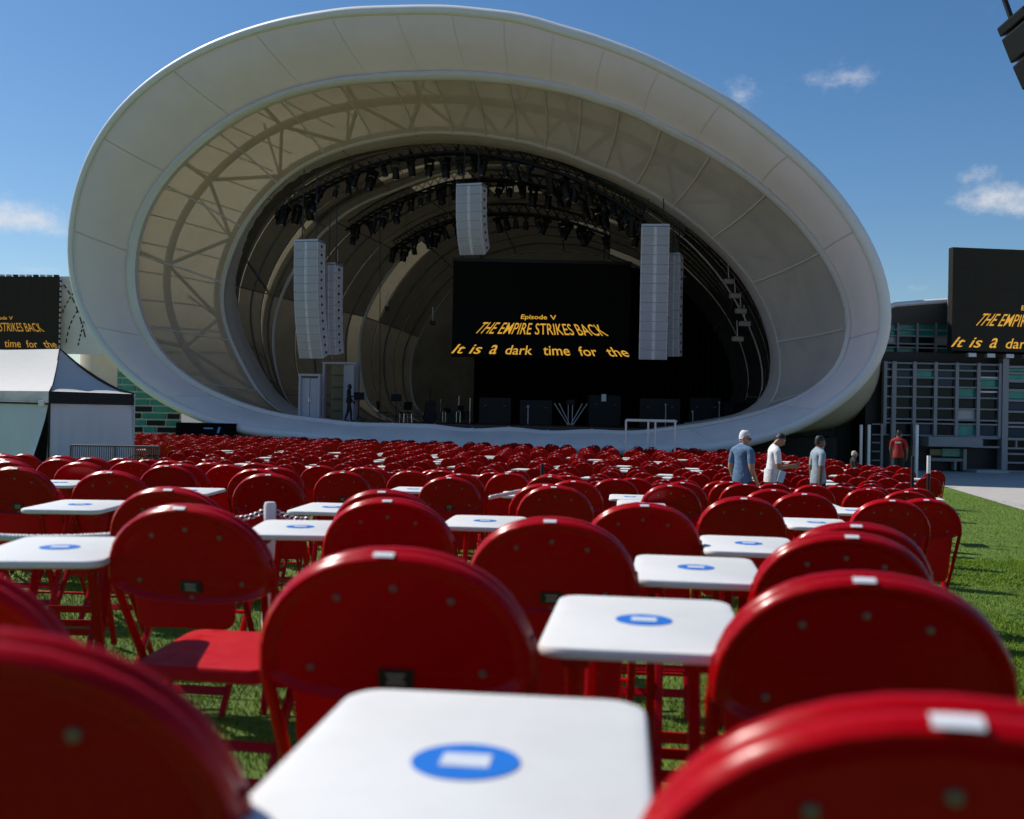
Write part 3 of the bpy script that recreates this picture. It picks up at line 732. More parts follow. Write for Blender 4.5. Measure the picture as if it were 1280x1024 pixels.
# white rail in front of the lip
p0, p1 = at(780, 560, 38.6), at(846, 560, 37.6); L = p1.x-p0.x; zt = at(812, 526, 38.1).z
e = empty('white_rail', ((p0.x+p1.x)/2, 38.1, 0), -.25, 'white tubular rail frame standing in front of the stage lip', 'rail')
MB().tube([(-L/2, 0, zt), (L/2, 0, zt)], .05, 6).build('top_bar', 'white_metal', e)
for x in (-.5, -.045, .10, .5): MB().tube([(x*L, 0, 0), (x*L, 0, zt)], .035, 6).build('post', 'white_metal', e)
MB().tube([(-L/2, .5, zt), (L/2, .5, zt)], .035, 6).build('rear_bar', 'white_metal', e)
for x in (-.5, .5): MB().tube([(x*L, 0, zt), (x*L, .5, zt)], .03, 6).build('end_bar', 'white_metal', e)

# ------------------------------------------------------------------ left side: tent, wall, brick glass wall
cn, rtc, lfc = Vector((-11.3, 26., 0)), Vector((-10.05, 28.3, 0)), Vector((-16.0, 28.45, 0))
bkc = rtc+lfc-cn; pk = (cn+bkc)/2; ru = (lfc-cn).normalized()
pkA, pkB = (cn+rtc)/2+ru*1.3, (lfc+bkc)/2-ru*1.3
tent = empty('canopy_tent', pk, 0, 'white pop-up canopy tent with black valance at the left edge', 'tent'); TI = Matrix.Translation(-pk)
ZE, ZP = 2.32, 3.45
cs = [cn, rtc, bkc, lfc]
for k in range(4):
    a, c = cs[k], cs[(k+1) % 4]; rows = []
    for i in range(9):
        t = i/8; hz = lerp(ZE, ZP, t**1.7) if k in (0,) else lerp(ZE, ZP, t**1.35)
        pa = pkA if k in (0, 1) else pkB; pc = pkA if k in (0, 3) else pkB
        rows.append([Vector((*(a.lerp(c, u/8).lerp(pa.lerp(pc, u/8), t)).xy, hz-.10*math.sin(PI*u/8)*(1-t)*t*2)) for u in range(9)])
    MB().grid(rows).xf(TI).build('roof_panel', 'canvas', tent, 1.)
    dn = (c-a).normalized().cross(Vector((0, 0, 1)))*.02
    rows = [[a.lerp(c, u/12)+dn*(1+.7*math.sin(u*2.1))*(1 if z else .3)+Vector((0, 0, ZE-z)) for u in range(13)] for z in (0, .14, .30)]
    MB().grid(rows).xf(TI).build('valance', 'canvas_black' if k in (0,) else 'canvas', tent, 1.)
    if True:
        ed = lambda zz: 1-.16*max(0, zz-.1)**1.4-.02 if k == 3 else 1
        rows = [[a.lerp(c, u/24*ed(zz))-dn*1.5*(1+1.6*math.sin(u*1.7+zz*2)*zz+.8*math.sin(u*.6-zz*5))+Vector((0, 0, lerp(ZE-.02, .0, zz))) for u in range(25)] for zz in (0, .15, .3, .45, .6, .8, 1.)]
        MB().grid(rows).xf(TI).build('side_wall', 'canvas_wall', tent, 1.)
    if k == 3:
        pass
    MB().tube([a+Vector((0, 0, 0)), a+Vector((0, 0, ZE))], .028, 8).xf(TI).build('leg', 'black_case' if k == 0 else 'alu', tent)
    MB().tube([Vector((*a.lerp(pkA if k < 2 else pkB, t).xy, lerp(ZE, ZP, t**1.55)+.012)) for t in (0, .25, .5, .75, 1)], .018, 6).xf(TI).build('roof_seam', 'canvas_black', tent)
MB().tube([lfc.lerp(cn, .0)+Vector((0, 0, ZE-.26)), cn+Vector((0, -.03, ZE-.30))], .03, 6).xf(TI).build('valance_hem', 'canvas_black', tent)
MB().bbox(cn+Vector((-.15, -.12, ZE-.30)), (.14, .04, .14), .01).xf(TI).build('corner_badge', 'tag_white', tent)
# cream curved wall behind the tent
e = empty('cream_wall', at(125, 480, 62), 0, 'cream curved wall standing behind the tent and the shell', 'wall'); WI = Matrix.Translation(-e.location)
cxw = at(97, 480, 62); rows = []
for z in (0, 2, 4, 6, 6.6):
    rows.append([Vector((cxw.x+2.9*(1-math.cos(t*PI/2))+0.0, cxw.y-2.2*math.sin(t*PI/2)+.6, z)) for t in [k/16 for k in range(17)]])
MB().grid(rows).xf(WI).build('wall_face', 'cream_wall', e, 1.2)
MB().bbox((cxw.x+1.6, cxw.y+1.1, 3.25), (3., 1.2, 6.5), .05).xf(WI).build('wall_core', 'cream_wall', e)
# wall of green glass bricks
e = empty('glass_brick_wall', at(186, 545, 56), .05, 'green glass brick wall with white joints left of the shell', 'wall')
gw = 3.4; rowsn = 9; bh = .36
MB().box((0, .12, rowsn*bh/2+.35-.3), (gw-.15, .12, rowsn*bh+1.0)).build('joint_backing', 'white_metal', e)
for r in range(rowsn+2):
    n_ = 3; off = (r % 2)*.45; x = -gw/2-off
    while x < gw/2-.05:
        w = random.choice((.7, 1.0, 1.3)); x0 = max(x, -gw/2)+.04; x1 = min(x+w, gw/2)-.04
        if x1-x0 > .1: MB().bbox(((x0+x1)/2, .03, r*bh-.15), (x1-x0, .12, bh-.09), .01).build('glass_brick', random.choice(('glass_green', 'glass_green', 'glass_dark')), e)
        x += w
e.location.z = .25
# low mesh barrier in front of the tent
p0, p1 = at(79, 566, 24.5), at(206, 566, 25.5)
e = empty('mesh_barrier', ((p0.x+p1.x)/2, 25, 0), .1, 'low grey mesh crowd barrier in front of the tent', 'barrier')
L = p1.x-p0.x
for x in (-.5, 0, .5):
    MB().tube([(x*L, 0, 0), (x*L, 0, 1.05)], .025, 6).build('post', 'seam_dark', e)
for z in (.1, 1.05): MB().tube([(-L/2, 0, z), (L/2, 0, z)], .022, 6).build('rail', 'seam_dark', e)
for i in range(1, 40): MB().tube([(-L/2+i*L/40, 0, .1), (-L/2+i*L/40, 0, 1.05)], .012, 4).build('bar', 'seam_dark', e)
for cx_ in (L*.26, L*.38, L*.45):
    for r in (.1, .2, .3): MB().tube([(cx_+r*math.cos(t*PI/8), -.02, .55+r*math.sin(t*PI/8)) for t in range(16)], .012, 4, True).build('scroll', 'black_case', e)
# equipment with blue cloths under the shell's left end
e = empty('equipment_rack', at(265, 534, 46.5), 0, 'dark rack with blue and white cloths under the left end of the shell', 'equipment'); e.location.z = 0
MB().bbox((-.3, .4, .7), (2.6, .7, 1.3), .03).build('cabinet', 'drape', e)
MB().bbox((-.15, .0, 1.12), (.42, .05, .07), .02).build('blue_cloth', 'leaflet_blue', e); MB().bbox((.3, .0, 1.05), (.10, .05, .28), .02, rot('Y', .3)).build('blue_cloth', 'leaflet_blue', e)
MB().bbox((1.2, -.1, .62), (.5, .05, .13), .02).build('white_cloth', 'tag_white', e)

# ------------------------------------------------------------------ right building
YB = 43.0
def bx(px, py): p = at(px, py, YB); return p.x, p.z
hall = empty('glazed_building', (at(1190, 590, YB).x, YB, 0), 0, 'grey framed building with rows of dark and green glass panes right of the shell', 'building')
HI = Matrix.Translation(-hall.location)
def hb(x0, y0, x1, y1, name, mt, dy=0., th=.15, parent=None, bev=.012):
    a = (bx(x0, y0)[0], bx(1185, y0)[1]); c = (bx(x1, y1)[0], bx(1185, y1)[1])
    x_0, x_1 = sorted((a[0], c[0])); z0, z1 = sorted((a[1], c[1]))
    return MB().bbox(((x_0+x_1)/2, YB+dy+th/2, (z0+z1)/2), (x_1-x_0, th, z1-z0), min(bev, (x_1-x_0)*.2, (z1-z0)*.2)).xf(HI).build(name, mt, parent or hall)
hb(1088, 440, 1420, 596, 'core_wall', 'black', .5, 3.)
vx = [1106, 1117, 1142.5, 1169, 1195.5, 1222.5, 1249.5]
for x, w in zip(vx, (2.4, 4, 2.8, 2.8, 2.8, 2.8, 2.4)): hb(x-w/2, 453, x+w/2, 546, 'mullion', 'frame_grey', -.06, .3)
for x in (1255, 1303, 1352, 1400): hb(x-2.6, 447, x+2.6, 590, 'column', 'frame_grey', -.12, .4)
hz = [455, 463, 473, 484, 497, 511, 525, 530, 545]
for j, y in enumerate(hz):
    hb(1106, y-1., 1251, y+1., 'transom', 'frame_grey', -.02, .22)
    hb(1257, y-1.3+2, 1420, y+1.6+2, 'transom', 'frame_grey', -.02, .22)
glass = ['glass_dark', 'glass_blue', 'glass_green', 'glass_dark', 'glass_dark']
random.seed(21)
for i in range(len(vx)-1):
    for j in range(len(hz)-1):
        if hz[j+1]-hz[j] < 6: continue
        mt = random.choice(glass) if i < 4 else random.choice(glass+['glass_green', 'glass_pale'])
        hb(vx[i]+1.5, hz[j]+1., vx[i+1]-1.5, hz[j+1]-1., 'pane', mt, .12+random.uniform(-.02, .02), .04)
for i, (x0, x1) in enumerate(((1258, 1300), (1306, 1349), (1355, 1397))):
    for j in range(len(hz)-1):
        if hz[j+1]-hz[j] < 6: continue
        hb(x0, hz[j]+4, x1, hz[j+1], 'pane', random.choice(glass), .12, .04)
for x0, x1, y in ((1226, 1248, 471), (1226, 1248, 489), (1258, 1298, 474), (1260, 1298, 487)): hb(x0, y-1, x1, y+1, 'blind', 'tag_white', .06, .03)
# upper storey with curved roof
random.seed(5)
hb(1090, 398, 1420, 446, 'upper_core', 'black', 1.6, 2.)
ux = [1096, 1111, 1135, 1160, 1184, 1210]
for y in (410, 418, 428, 433, 442, 448): hb(1090, y-1., 1240, y+1., 'transom', 'frame_grey', 1.15, .18)
for i in range(5):
    for (y0, y1, gl) in ((399, 409.5, ('glass_green',)), (411, 417.5, ('glass_green', 'glass_dark')), (419, 427.5, ('glass_pale', 'glass_dark', 'glass_blue')), (434, 441, ('glass_green', 'glass_dark')), (443, 447, ('glass_dark', 'glass_pale'))):
        hb(ux[i]+.8, y0, ux[i+1]-.8, y1, 'pane', random.choice(gl), 1.3, .05)
    hb(ux[i]-.9, 399, ux[i]+.9, 447, 'mullion', 'frame_grey', 1.10, .2)
rows = []
prof = [(1090, 408), (1108, 384), (1122, 379), (1158, 376), (1190, 374), (1260, 371), (1420, 372)]
for dy in (.25, 5.):
    rows.append([at(x, y, YB)+Vector((0, dy, .0)) for x, y in prof])
MB().grid(rows).xf(HI).build('roof', 'roof_white', hall, .8)
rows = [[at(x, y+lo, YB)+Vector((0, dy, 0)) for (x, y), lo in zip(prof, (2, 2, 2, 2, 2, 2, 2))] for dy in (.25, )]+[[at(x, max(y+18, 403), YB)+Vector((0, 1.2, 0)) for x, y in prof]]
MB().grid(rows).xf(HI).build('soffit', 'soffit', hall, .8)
MB().tube([at(x, y+1, YB)+Vector((0, .25, 0)) for x, y in prof], .10, 6).xf(HI).build('fascia', 'roof_white', hall, .8)
e = empty('gap_wall', at(1040, 590, 45.2), 0, 'black filler wall added between the shell and the glazed building', 'wall'); e.location.z = 0  # black wall added so the sunlit gap beside the shell reads dark
a = at(960, 524, 45.2); c = at(1108, 524, 45.2)
MB().bbox(((a.x+c.x)/2-e.location.x, .2, a.z/2), (c.x-a.x, .3, a.z), .02).build('wall_face', 'black', e)
for k in range(6): MB().box((a.x-e.location.x+(k+.5)*(c.x-a.x)/6, .03, a.z/2), (.05, .05, a.z)).build('batten', 'black_case', e)
# ground floor: posts, canopy, kiosk window, steps
hb(1150, 546, 1215, 558, 'awning', 'frame_grey', -.9, 1.0)
hb(1166, 562, 1206, 570, 'kiosk_glass', 'glass_olive', .3, .06); hb(1181, 561, 1206, 571, 'kiosk_glass', 'glass_green', .24, .05)
hb(1165, 573, 1207, 577, 'counter', 'frame_grey', .1, .4); hb(1194, 577, 1197, 588, 'counter_leg', 'frame_grey', .1, .3); hb(1205, 561, 1209, 588, 'kiosk_post', 'frame_grey', .05, .3)
for x0, x1, y in ((1215, 1252, 558), (1215, 1252, 547), (1257, 1420, 548), (1257, 1420, 559), (1257, 1420, 566), (1257, 1420, 577), (1257, 1420, 588)): hb(x0, y-1.2, x1, y+1.2, 'rail', 'frame_grey', .0, .15)
for x in (1228, 1271, 1320): hb(x-1, 549, x+1, 559, 'short_post', 'frame_grey', .02, .12)
hb(1210, 586, 1250, 592, 'doorstep', 'pave', -.8, 1.2)
for x in (1113, 1140): hb(x-2, 530, x+2, 590, 'entrance_post', 'frame_grey', -.3, .2)
for y in (532, 545, 555, 566, 577): hb(1088, y-.8, 1100, y+.8, 'ladder_rung', 'frame_grey', -.2, .06)
hb(1099, 531, 1101, 590, 'ladder_side', 'frame_grey', -.22, .08)
for x0, y0, x1, y1, nm in ((1075, 531, 1078, 572, 'grey'), (1085, 531, 1088, 572, 'white'), (1145, 531, 1148, 560, 'white')):
    p = at((x0+x1)/2, y0, 36); q = at((x0+x1)/2, y1, 36)
    e = empty('marker_post', (p.x, p.y, 0), 0, {1075: 'slim grey post beside the right end of the shell', 1085: 'slim white post between the shell and the entrance', 1145: 'slim white post beside the entrance of the glazed building'}[x0], 'post')
    MB().bbox((0, 0, p.z/2), ((x1-x0)/F*36, .10, p.z), .01).build('shaft', 'white_metal' if nm == 'white' else 'alu', e); MB().bbox((0, 0, .02), (.25, .25, .04), .01).build('foot', 'alu', e)

# ------------------------------------------------------------------ chairs
def arch_outline(n, inset=0., w=.24, up=.212, dn=.066):
    o = []
    for k in range(n):
        t = 2*PI*k/n; c, s = math.cos(t), math.sin(t)
        e_ = .92
        u = math.copysign(abs(c)**e_, c)*(w-inset); v = math.copysign(abs(s)**e_, s)*((up if s >= 0 else dn)-inset*(1 if s >= 0 else .5))
        o.append((u, v))
    return o
TILT = math.radians(15)
def back_pt(u, v, w):
    """u across, v up along the back from its widest line, w thickness towards the front"""
    o = Vector((0, -.205, .668)); upv = Vector((0, -math.sin(TILT), math.cos(TILT))); fr = Vector((0, math.cos(TILT), math.sin(TILT)))
    return o+Vector((u, 0, 0))+upv*v+fr*w
def backrest_mesh(nseg, full=True):
    rings = ((.034, .006), (.026, .003), (.017, -.006), (.007, -.008), (.0, .001), (.001, .012), (.006, .019), (.001, .027), (.0, .036), (.006, .045), (.018, .049), (.06, .052)) if full else ((.026, .004), (.012, -.006), (.0, .004), (.0, .034), (.014, .048))
    b = MB(); rows = [[back_pt(u, v, w) for u, v in arch_outline(nseg, i)] for i, w in rings]
    b.grid(rows, True); n = nseg
    b.f.append(tuple(range(n))); L = len(rows)-1; b.f.append(tuple(L*n+j for j in range(n))[::-1])
    return b
def seat_mb(seg=4, wf=.215, wb=.195):
    ol = []
    for cx_, cy_, a0 in ((wf-.05, .225, 0), (-wf+.05, .225, 90), (-wb+.04, -.125, 180), (wb-.04, -.125, 270)):
        r = .05 if a0 < 100 else .04
        for k in range(seg+1):
            a = math.radians(a0+90*k/seg); ol.append((cx_+r*math.cos(a), cy_+r*math.sin(a)))
    n = len(ol); b = MB(); cy = .05
    rows = [[Vector((x*s, cy+(y-cy)*s, z+.03*(y))) for x, y in ol] for s, z in ((.93, .385), (1., .392), (1., .418), (.97, .428), (.80, .432))]
    b.grid(rows, True); b.f.append(tuple(range(n))[::-1]); b.f.append(tuple(4*n+j for j in range(n))); return b
def seat_up(b):
    """tip the seat up about its rear hinge, underside to the rear"""
    o = []
    for x, y, z in b.v:
        up_ = y+.165; th = z-.03*y-.39
        o.append((x, -.055-up_*.17+th*.98, .315+up_*.985+th*.17))
    b.v = o; return b
def chair_meshes(hi):
    M = {}
    M['backrest'] = backrest_mesh(40 if hi else 26).mesh('backrest', 'red_paint', .9)
    M['seat'] = seat_mb().mesh('seat', 'red_seat_lit', .7)
    M['seat_up'] = seat_up(seat_mb()).mesh('seat', 'red_seat_lit', .7)
    b = MB()
    for s in (-1, 1):
        b.tube([back_pt(s*.226, .06, .018), back_pt(s*.234, -.02, .018), (s*.232, -.03, .42), (s*.225, .24, .012)], .0125, 8)
    b.tube([(-.226, .19, .10), (.226, .19, .10)], .009, 6)
    M['frame'] = b.mesh('frame', 'red_paint', .9)
    for s, k in ((-1, 'legL'), (1, 'legR')):
        M[k] = MB().bbox((0, 0, 0), (.022, .030, .50), .006, rot('X', -.62)).xf(Matrix.Translation((s*.195, -.02, .205))).mesh('leg', 'red_paint')
    M['cross1'] = MB().bbox((0, -.115, .095), (.39, .012, .034), .004, rot('X', -.6)).mesh('crossbar', 'red_paint')
    M['cross2'] = MB().bbox((0, -.055, .18), (.39, .012, .030), .004, rot('X', -.6)).mesh('crossbar', 'red_paint')
    M['brace'] = MB().tube([(-.22, .02, .375), (.22, .02, .375)], .008, 6).mesh('brace', 'red_paint')
    M['foot'] = MB().lathe([(.017, 0), (.017, .03), (.013, .035)], 8).mesh('foot', 'rubber')
    rv = MB().lathe([(.0075, 0), (.006, .003), (0, .004)], 10); rv.xf(Matrix.Rotation(PI/2+TILT, 4, 'X')); M['rivet'] = rv.mesh('rivet', 'rivet', .8)
    pl = MB().bbox((0, 0, 0), (.062, .005, .034), .002, rot('X', TILT)); M['plate'] = pl.mesh('label_plate', 'plate_black')
    b = MB()
    for k in range(3): b.bbox(Vector((0, 0, 0))+rot('X', TILT) @ Vector((0, -.003, .008-.008*k)), (.034-.006*(k % 2), .001, .003), .0003, rot('X', TILT))
    M['print'] = b.mesh('plate_print', 'alu')
    b = MB(); rows = []
    for w in np.linspace(-.0085, .010, 7):
        rr = .0005
        rows.append([back_pt(u, .2120+.0015-.55*max(0, abs(w-.001)-.004)*1.2-u*u*.95*.97, w) for u in np.linspace(-.0175, .0175, 7)])
    b.grid(rows); M['tag'] = b.mesh('number_tag', 'tag_white', .9)
    return M
HI_M = chair_meshes(True); MD_M = chair_meshes(False)
def chair(x, y, rz, label, group, lod, z=None, down=False):
    e = empty('folding_chair', (x, y, gz(x, y) if z is None else z), rz, label, 'chair', group)
    M = HI_M if lod == 0 else MD_M
    bk = obj('backrest', M['backrest'], e); obj('seat', M['seat' if down else 'seat_up'], e); fr = obj('frame', M['frame'], e)
    l1 = obj('leg', M['legL'], e); l2 = obj('leg', M['legR'], e); obj('crossbar', M['cross1'], e); obj('crossbar', M['cross2'], e)
    if lod <= 1:
        obj('brace', M['brace'], e)
        pts = [(0, .148), (-.098, .128), (.098, .128), (-.150, -.004), (.150, -.004), (0, -.050)]
        for u, v in pts: r = obj('rivet', M['rivet'], bk); r.location = back_pt(u, v, .0045)
        p = obj('label_plate', M['plate'], bk); p.location = back_pt(.0, -.018, .003); q = obj('plate_print', M['print'], p)
        for s in (-1, 1): f = obj('foot', M['foot'], fr); f.location = (s*.225, .243, 0)
    tg = obj('number_tag', M['tag'], bk)
    tg.location = (random.uniform(-.012, .012), 0, 0)
    return e
# nearest blocks: image column of the back's middle, its width in pixels, extra turn, description
NEAR = [
 (512, 355, -4, 'big red folding chair at the centre, just beyond the nearest white table'),
 (254, 222, -11, 'red folding chair left of the central one with its seat in view'),
 (222, 160, -6, 'red folding chair directly behind the one with its seat in view'),
 (702, 217, -6, 'red folding chair half behind the second white table'),
 (493, 169, -5, 'red folding chair peeking over the big central chair'),
 (488, 138, -5, 'red chair tucked close in front of the one peeking over the central chair'),
 (812, 150, -6, 'red chair whose right side meets the third white table'),
 (1075, 230, -9, 'red chair behind the large blurred right-hand one'),
 (1088, 192, -9, 'red chair one row ahead, showing as a second arc at the right'),
 (1112, 378, -7, 'large blurred red chair at the right, second from the front'),
 (1265, 840, -8, 'nearest red chair, cut by the bottom right corner'),
 (-92, 730, 6, 'nearest red chair, cut by the bottom left corner'),
 (-150, 456, 4, 'blurred red chair cut by the left edge above the corner chair'),
 (144, 107, -4, 'red chair beside the white rope at the left'),
 (168, 66, -4, 'small red chair just left of the second row at the left, before the white table'),
 (156, 57, -4, 'smaller red chair right behind the one left of the second row'),
 (25, 106, -3, 'red chair at the left edge below the tent'),
 (16, 84, -3, 'red chair at the left edge, one row beyond the one below the tent'),
 (116, 60, -3, 'red chair below the right wall of the tent'),
 (230, 70, -4, 'red chair in the middle distance, third column from the left'),
 (214, 60, -4, 'red chair overlapping behind the third column from the left'),
 (289, 66, -4, 'red chair right above the second row chair at the left'),
 (325, 78, -5, 'red chair behind the white post with the chain'),
 (340, 94, -5, 'red chair rising above the white post with the chain'),
 (350, 70, -5, 'red chair two rows beyond the white post'),
 (567, 80, -5, 'red chair in mid field below the stage screen'),
 (579, 66, -5, 'red chair one row beyond the mid field one below the screen'),
 (432, 75, -5, 'red chair left of the mid field tables'),
 (458, 56, -5, 'small red chair beyond the left mid field tables'),
 (700, 98, -6, 'red chair above the one half behind the second table'),
 (688, 92, -6, 'red chair overlapping left of the one above the second table'),
 (722, 75, -6, 'red chair beyond the overlapping pair right of centre'),
 (935, 112, -6, 'red chair below the man in the blue shirt'),
 (1012, 88, -6, 'red chair below the man in the grey shirt'),
 (845, 77, -6, 'red chair left of the one below the man in blue'),
 (858, 65, -6, 'red chair peeking behind the pair left of the man in blue'),
 (918, 56, -6, 'small red chair right at the waist of the man in blue'),
 (972, 52, -6, 'small red chair in front of the man in white'),
 (1090, 62, -7, 'small red chair right of the man in grey'),
 (1122, 99, -7, 'red chair above the second arc at the right'),
 (1164, 92, -8, 'red chair at the right end of its row beside the lawn'),
 (1140, 66, -8, 'red chair one row beyond the end chair beside the lawn'),
 (1150, 54, -8, 'small red chair at the lawn edge near the dark post'),
]
occ = []
for cxp, w, dz_, lab in NEAR:
    d = .48*F/w; x = (cxp-640)/F*d; y = d+.23
    occ.append((x, y)); chair(x, y, math.radians(dz_+random.uniform(-1.5, 1.5)), lab, None, 0 if d < 5 else 1, down='seat in view' in lab and 'behind' not in lab)
# middle rows filling the slope behind them
TABLES = [  # x, y, turn, label
 (-.04, 1.08, -6, 'nearest white table with a blue round sticker at the bottom of the picture'), (.268, 2.10, -7, 'second white table right of the central chair'),
 (.565, 3.22, -8, 'third white table, right of and beyond the second'), (.97, 4.32, -8, 'fourth white table, beyond the third on the right'),
 (-1.30, 3.08, 6, 'white table at the left edge below the rope'), (-.84, 4.27, 3, 'white table right of the white post'),
 (-.98, 5.86, -4, 'small white table beyond the one right of the post'), (-.12, 5.15, -5, 'white table seen edge on above the central chair'),
 (-.86, 9.4, -5, 'small white table in mid field left of the screen axis'), (1.08, 9.6, -6, 'small white table in mid field right of the screen axis'),
 (1.80, 6.25, -8, 'white table below the man in the grey shirt'), (2.70, 8.4, -8, 'small white table right of the man in grey'),
 (-2.1, 5.2, 2, 'white table left of the second row chair'), (-3.3, 7.8, 2, 'white table at the left below the tent corner'),
 (-2.2, 7.3, 0, 'small white table between the left middle chairs'), (-3.75, 11., 0, 'small white table far left in front of the barrier'),
 (1.02, 8.3, -6, 'small white table just nearer than the mid field right one')]
tocc = [(x, y) for x, y, _, _ in TABLES]
count_mid = 0
for row in range(6):
    y = 8.4+row*1.02; rowk = 0
    for k in range(-11, 8):
        x = k*.66+.2*math.sin(row*2.3)+random.uniform(-.06, .06)-.06*row
        yy = y+random.uniform(-.12, .12)
        if x > .35*yy+.2 or x < -.52*yy-.5 : continue
        if min(math.hypot(x-a, (yy-c)) for a, c in occ) < .56 or min(math.hypot(x-a, yy-c) for a, c in tocc) < .5: continue
        if random.random() < .24:
            if random.random() < .6: tocc.append((x, yy)); TABLES.append((x, yy, random.uniform(-9, 3), None))
            continue
        occ.append((x, yy)); count_mid += 1
        chair(x, yy, math.radians(-5+random.uniform(-5, 5)), 'red chair in the '+ORD[row]+' row of the crowded middle block, '+ORD[rowk]+' from the left', 'red chairs in the middle rows on the slope', 2); rowk += 1
# tables
def rrect(w, h, r, seg=5):
    o = []
    for cx_, cy_, a0 in ((w/2-r, h/2-r, 0), (-w/2+r, h/2-r, 90), (-w/2+r, -h/2+r, 180), (w/2-r, -h/2+r, 270)):
        for k in range(seg+1): a = math.radians(a0+90*k/seg); o.append((cx_+r*math.cos(a), cy_+r*math.sin(a)))
    return o
TH = .72
def top_mesh():
    b = MB(); rows = []
    for ins, z in ((.016, TH-.024), (.003, TH-.021), (0, TH-.015), (0, TH-.009), (.003, TH-.003), (.010, TH)):
        rows.append([(x, y, z) for x, y in rrect(.375-2*ins, .55-2*ins, .05-ins)])
    b.grid(rows, True); n = len(rows[0]); b.f.append(tuple(range(n))[::-1]); b.f.append(tuple(5*n+j for j in range(n))); return b
TM = {'top': top_mesh().mesh('table_top', 'table_white', .7),
      'sticker': MB().lathe([(.056, 0), (.0555, .0012), (.0, .0013)], 28).mesh('round_sticker', 'sticker_blue'),
      'square': MB().plate(rrect(.050, .040, .003, 2), .0006).mesh('pale_square', 'sticker_pale'),
      'bracket': MB().bbox((0, 0, 0), (.05, .11, .016), .004).mesh('bracket', 'red_paint'),
      'foot': HI_M['foot']}
b = MB().bbox((0, 0, 0), (.026, .020, .74), .005, rot('X', .42)); LEGA = b.mesh('leg', 'red_paint')
b = MB().bbox((0, 0, 0), (.026, .020, .74), .005, rot('X', -.42)); LEGB = b.mesh('leg', 'red_paint')
CB = MB().bbox((0, 0, 0), (.27, .012, .035), .004).mesh('crossbar', 'red_paint'); CB2 = MB().bbox((0, 0, 0), (.235, .012, .035), .004).mesh('crossbar', 'red_paint')
def table(x, y, rz, label, group=None):
    e = empty('side_table', (x, y, gz(x, y)), rz, label, 'table', group)
    t = obj('table_top', TM['top'], e); s = obj('round_sticker', TM['sticker'], t); s.location = (0, 0, TH+.0004)
    q = obj('pale_square', TM['square'], s) if False else obj('pale_square', TM['square'], t); q.location = (.0, 0, TH+.0019)
    for s_ in (-1, 1):
        l = obj('leg', LEGA, e); l.location = (s_*.130, 0, .345); l = obj('leg', LEGB, e); l.location = (s_*.105, 0, .345)
        for yy in (-.17, .17): br = obj('bracket', TM['bracket'], e); br.location = (s_*.12, yy, TH-.040)
    for yy, z, me in ((-.105, .12, CB2), (.105, .12, CB), (-.06, .22, CB2)):
        c_ = obj('crossbar', me, e); c_.location = (0, yy, z)
    return e
tk = 0
for x, y, a, lab in TABLES:
    if not lab: tk += 1
    table(x, y, math.radians(a), lab or 'white table in the crowded middle rows, '+ORD[tk-1]+' counting back from the nearest', None if lab else 'white tables in the middle rows')

# far block in front of the stage ------------------------------------------------
b = backrest_mesh(18, False); b.add(*(lambda q: (q.v, q.f))(seat_up(seat_mb(1))))
for s in (-1, 1):
    b.tube([back_pt(s*.23, .0, .018), (s*.225, .24, .0)], .014, 4, cap=False); b.tube([(s*.195, .12, .40), (s*.195, -.16, 0)], .013, 4, cap=False)
n_tag_glint = len(b.f); b.box(back_pt(0, .206, .004), (.045, .03, .018)); b.box(back_pt(-.10, .187, .002), (.014, .014, .010))  # number tag, then a small white box as a painted sun glint
FARM = b.mesh('folding_chair', 'red_paint', .8); FARM.materials.append(MATS['tag_white'])
for q in range(n_tag_glint, len(b.f)): FARM.polygons[q].material_index = 1
t_ = MB().bbox((0, 0, TH-.015), (.36, .55, .03), .006)
for s in (-1, 1): t_.tube([(s*.12, -.15, 0), (s*.12, .15, TH-.03)], .012, 4); t_.tube([(s*.1, .15, 0), (s*.1, -.15, TH-.03)], .012, 4)
FART = bpy.data.meshes.new('side_table'); FART.from_pydata(t_.v, [], t_.f); FART.materials.append(MATS['table_white']); FART.materials.append(MATS['red_paint'])
for p in FART.polygons: p.material_index = 0 if p.center.z > TH-.031 and len(p.vertices) >= 3 and p.center.z > TH-.03 else 1
far = []; ftab = []
FRONT = 0.8
for r in range(60):
    dep = -FRONT-r*1.08
    base = Vector((P00.x, P00.y, 0))+SH_N*dep
    t = -26.; k = 0; off = (r % 3)*.3
    while t < 22:
        p = base+SH_T*(t+off)+Vector((random.uniform(-.10, .10), random.uniform(-.14, .14), 0))
        istab = (k % 3 == 2); k += 1; t += .56 if not istab else .52
        x, y = p.x, p.y
        if y < 14.6 or y > 52: continue
        pxx = 640+F*x/y
        if pxx < -30 or x > 9.9-(.02*(y-15)) or pxx > 1172: continue
        if 17 < y < 25 and abs(x-(4.1+(y-15)*.1)) < .0: continue
        if pxx < 222 and y > 23.6 and not (pxx > 172 and y > 31): continue
        if y > 46 and pxx < 150: continue
        if math.hypot(x-3.9, y-18) < .5 or math.hypot(x-4.6, y-18.4) < .5 or math.hypot(x-5.35, y-18.6) < .5: continue
        if istab:
            if random.random() < .8: ftab.append((x, y))
        elif random.random() < .97: far.append((x, y, -.30+random.uniform(-.14, .14)))
far.sort(key=lambda q: q[1])
n_ind = max(0, 296-len(NEAR)-count_mid)
FG = 'red chairs of the far block before the stage'
for x, y, a in far[:n_ind]:
    tag(obj('folding_chair', FARM), 'small red folding chair in the packed block before the stage', 'chair', FG)
    o = bpy.context.scene.objects[-1] if False else COL.objects[-1]; o.location = (x, y, gz(x, y)); o.rotation_euler = (0, 0, a)
fv = np.array([v.co[:] for v in FARM.vertices]); ff = [tuple(p.vertices) for p in FARM.polygons]
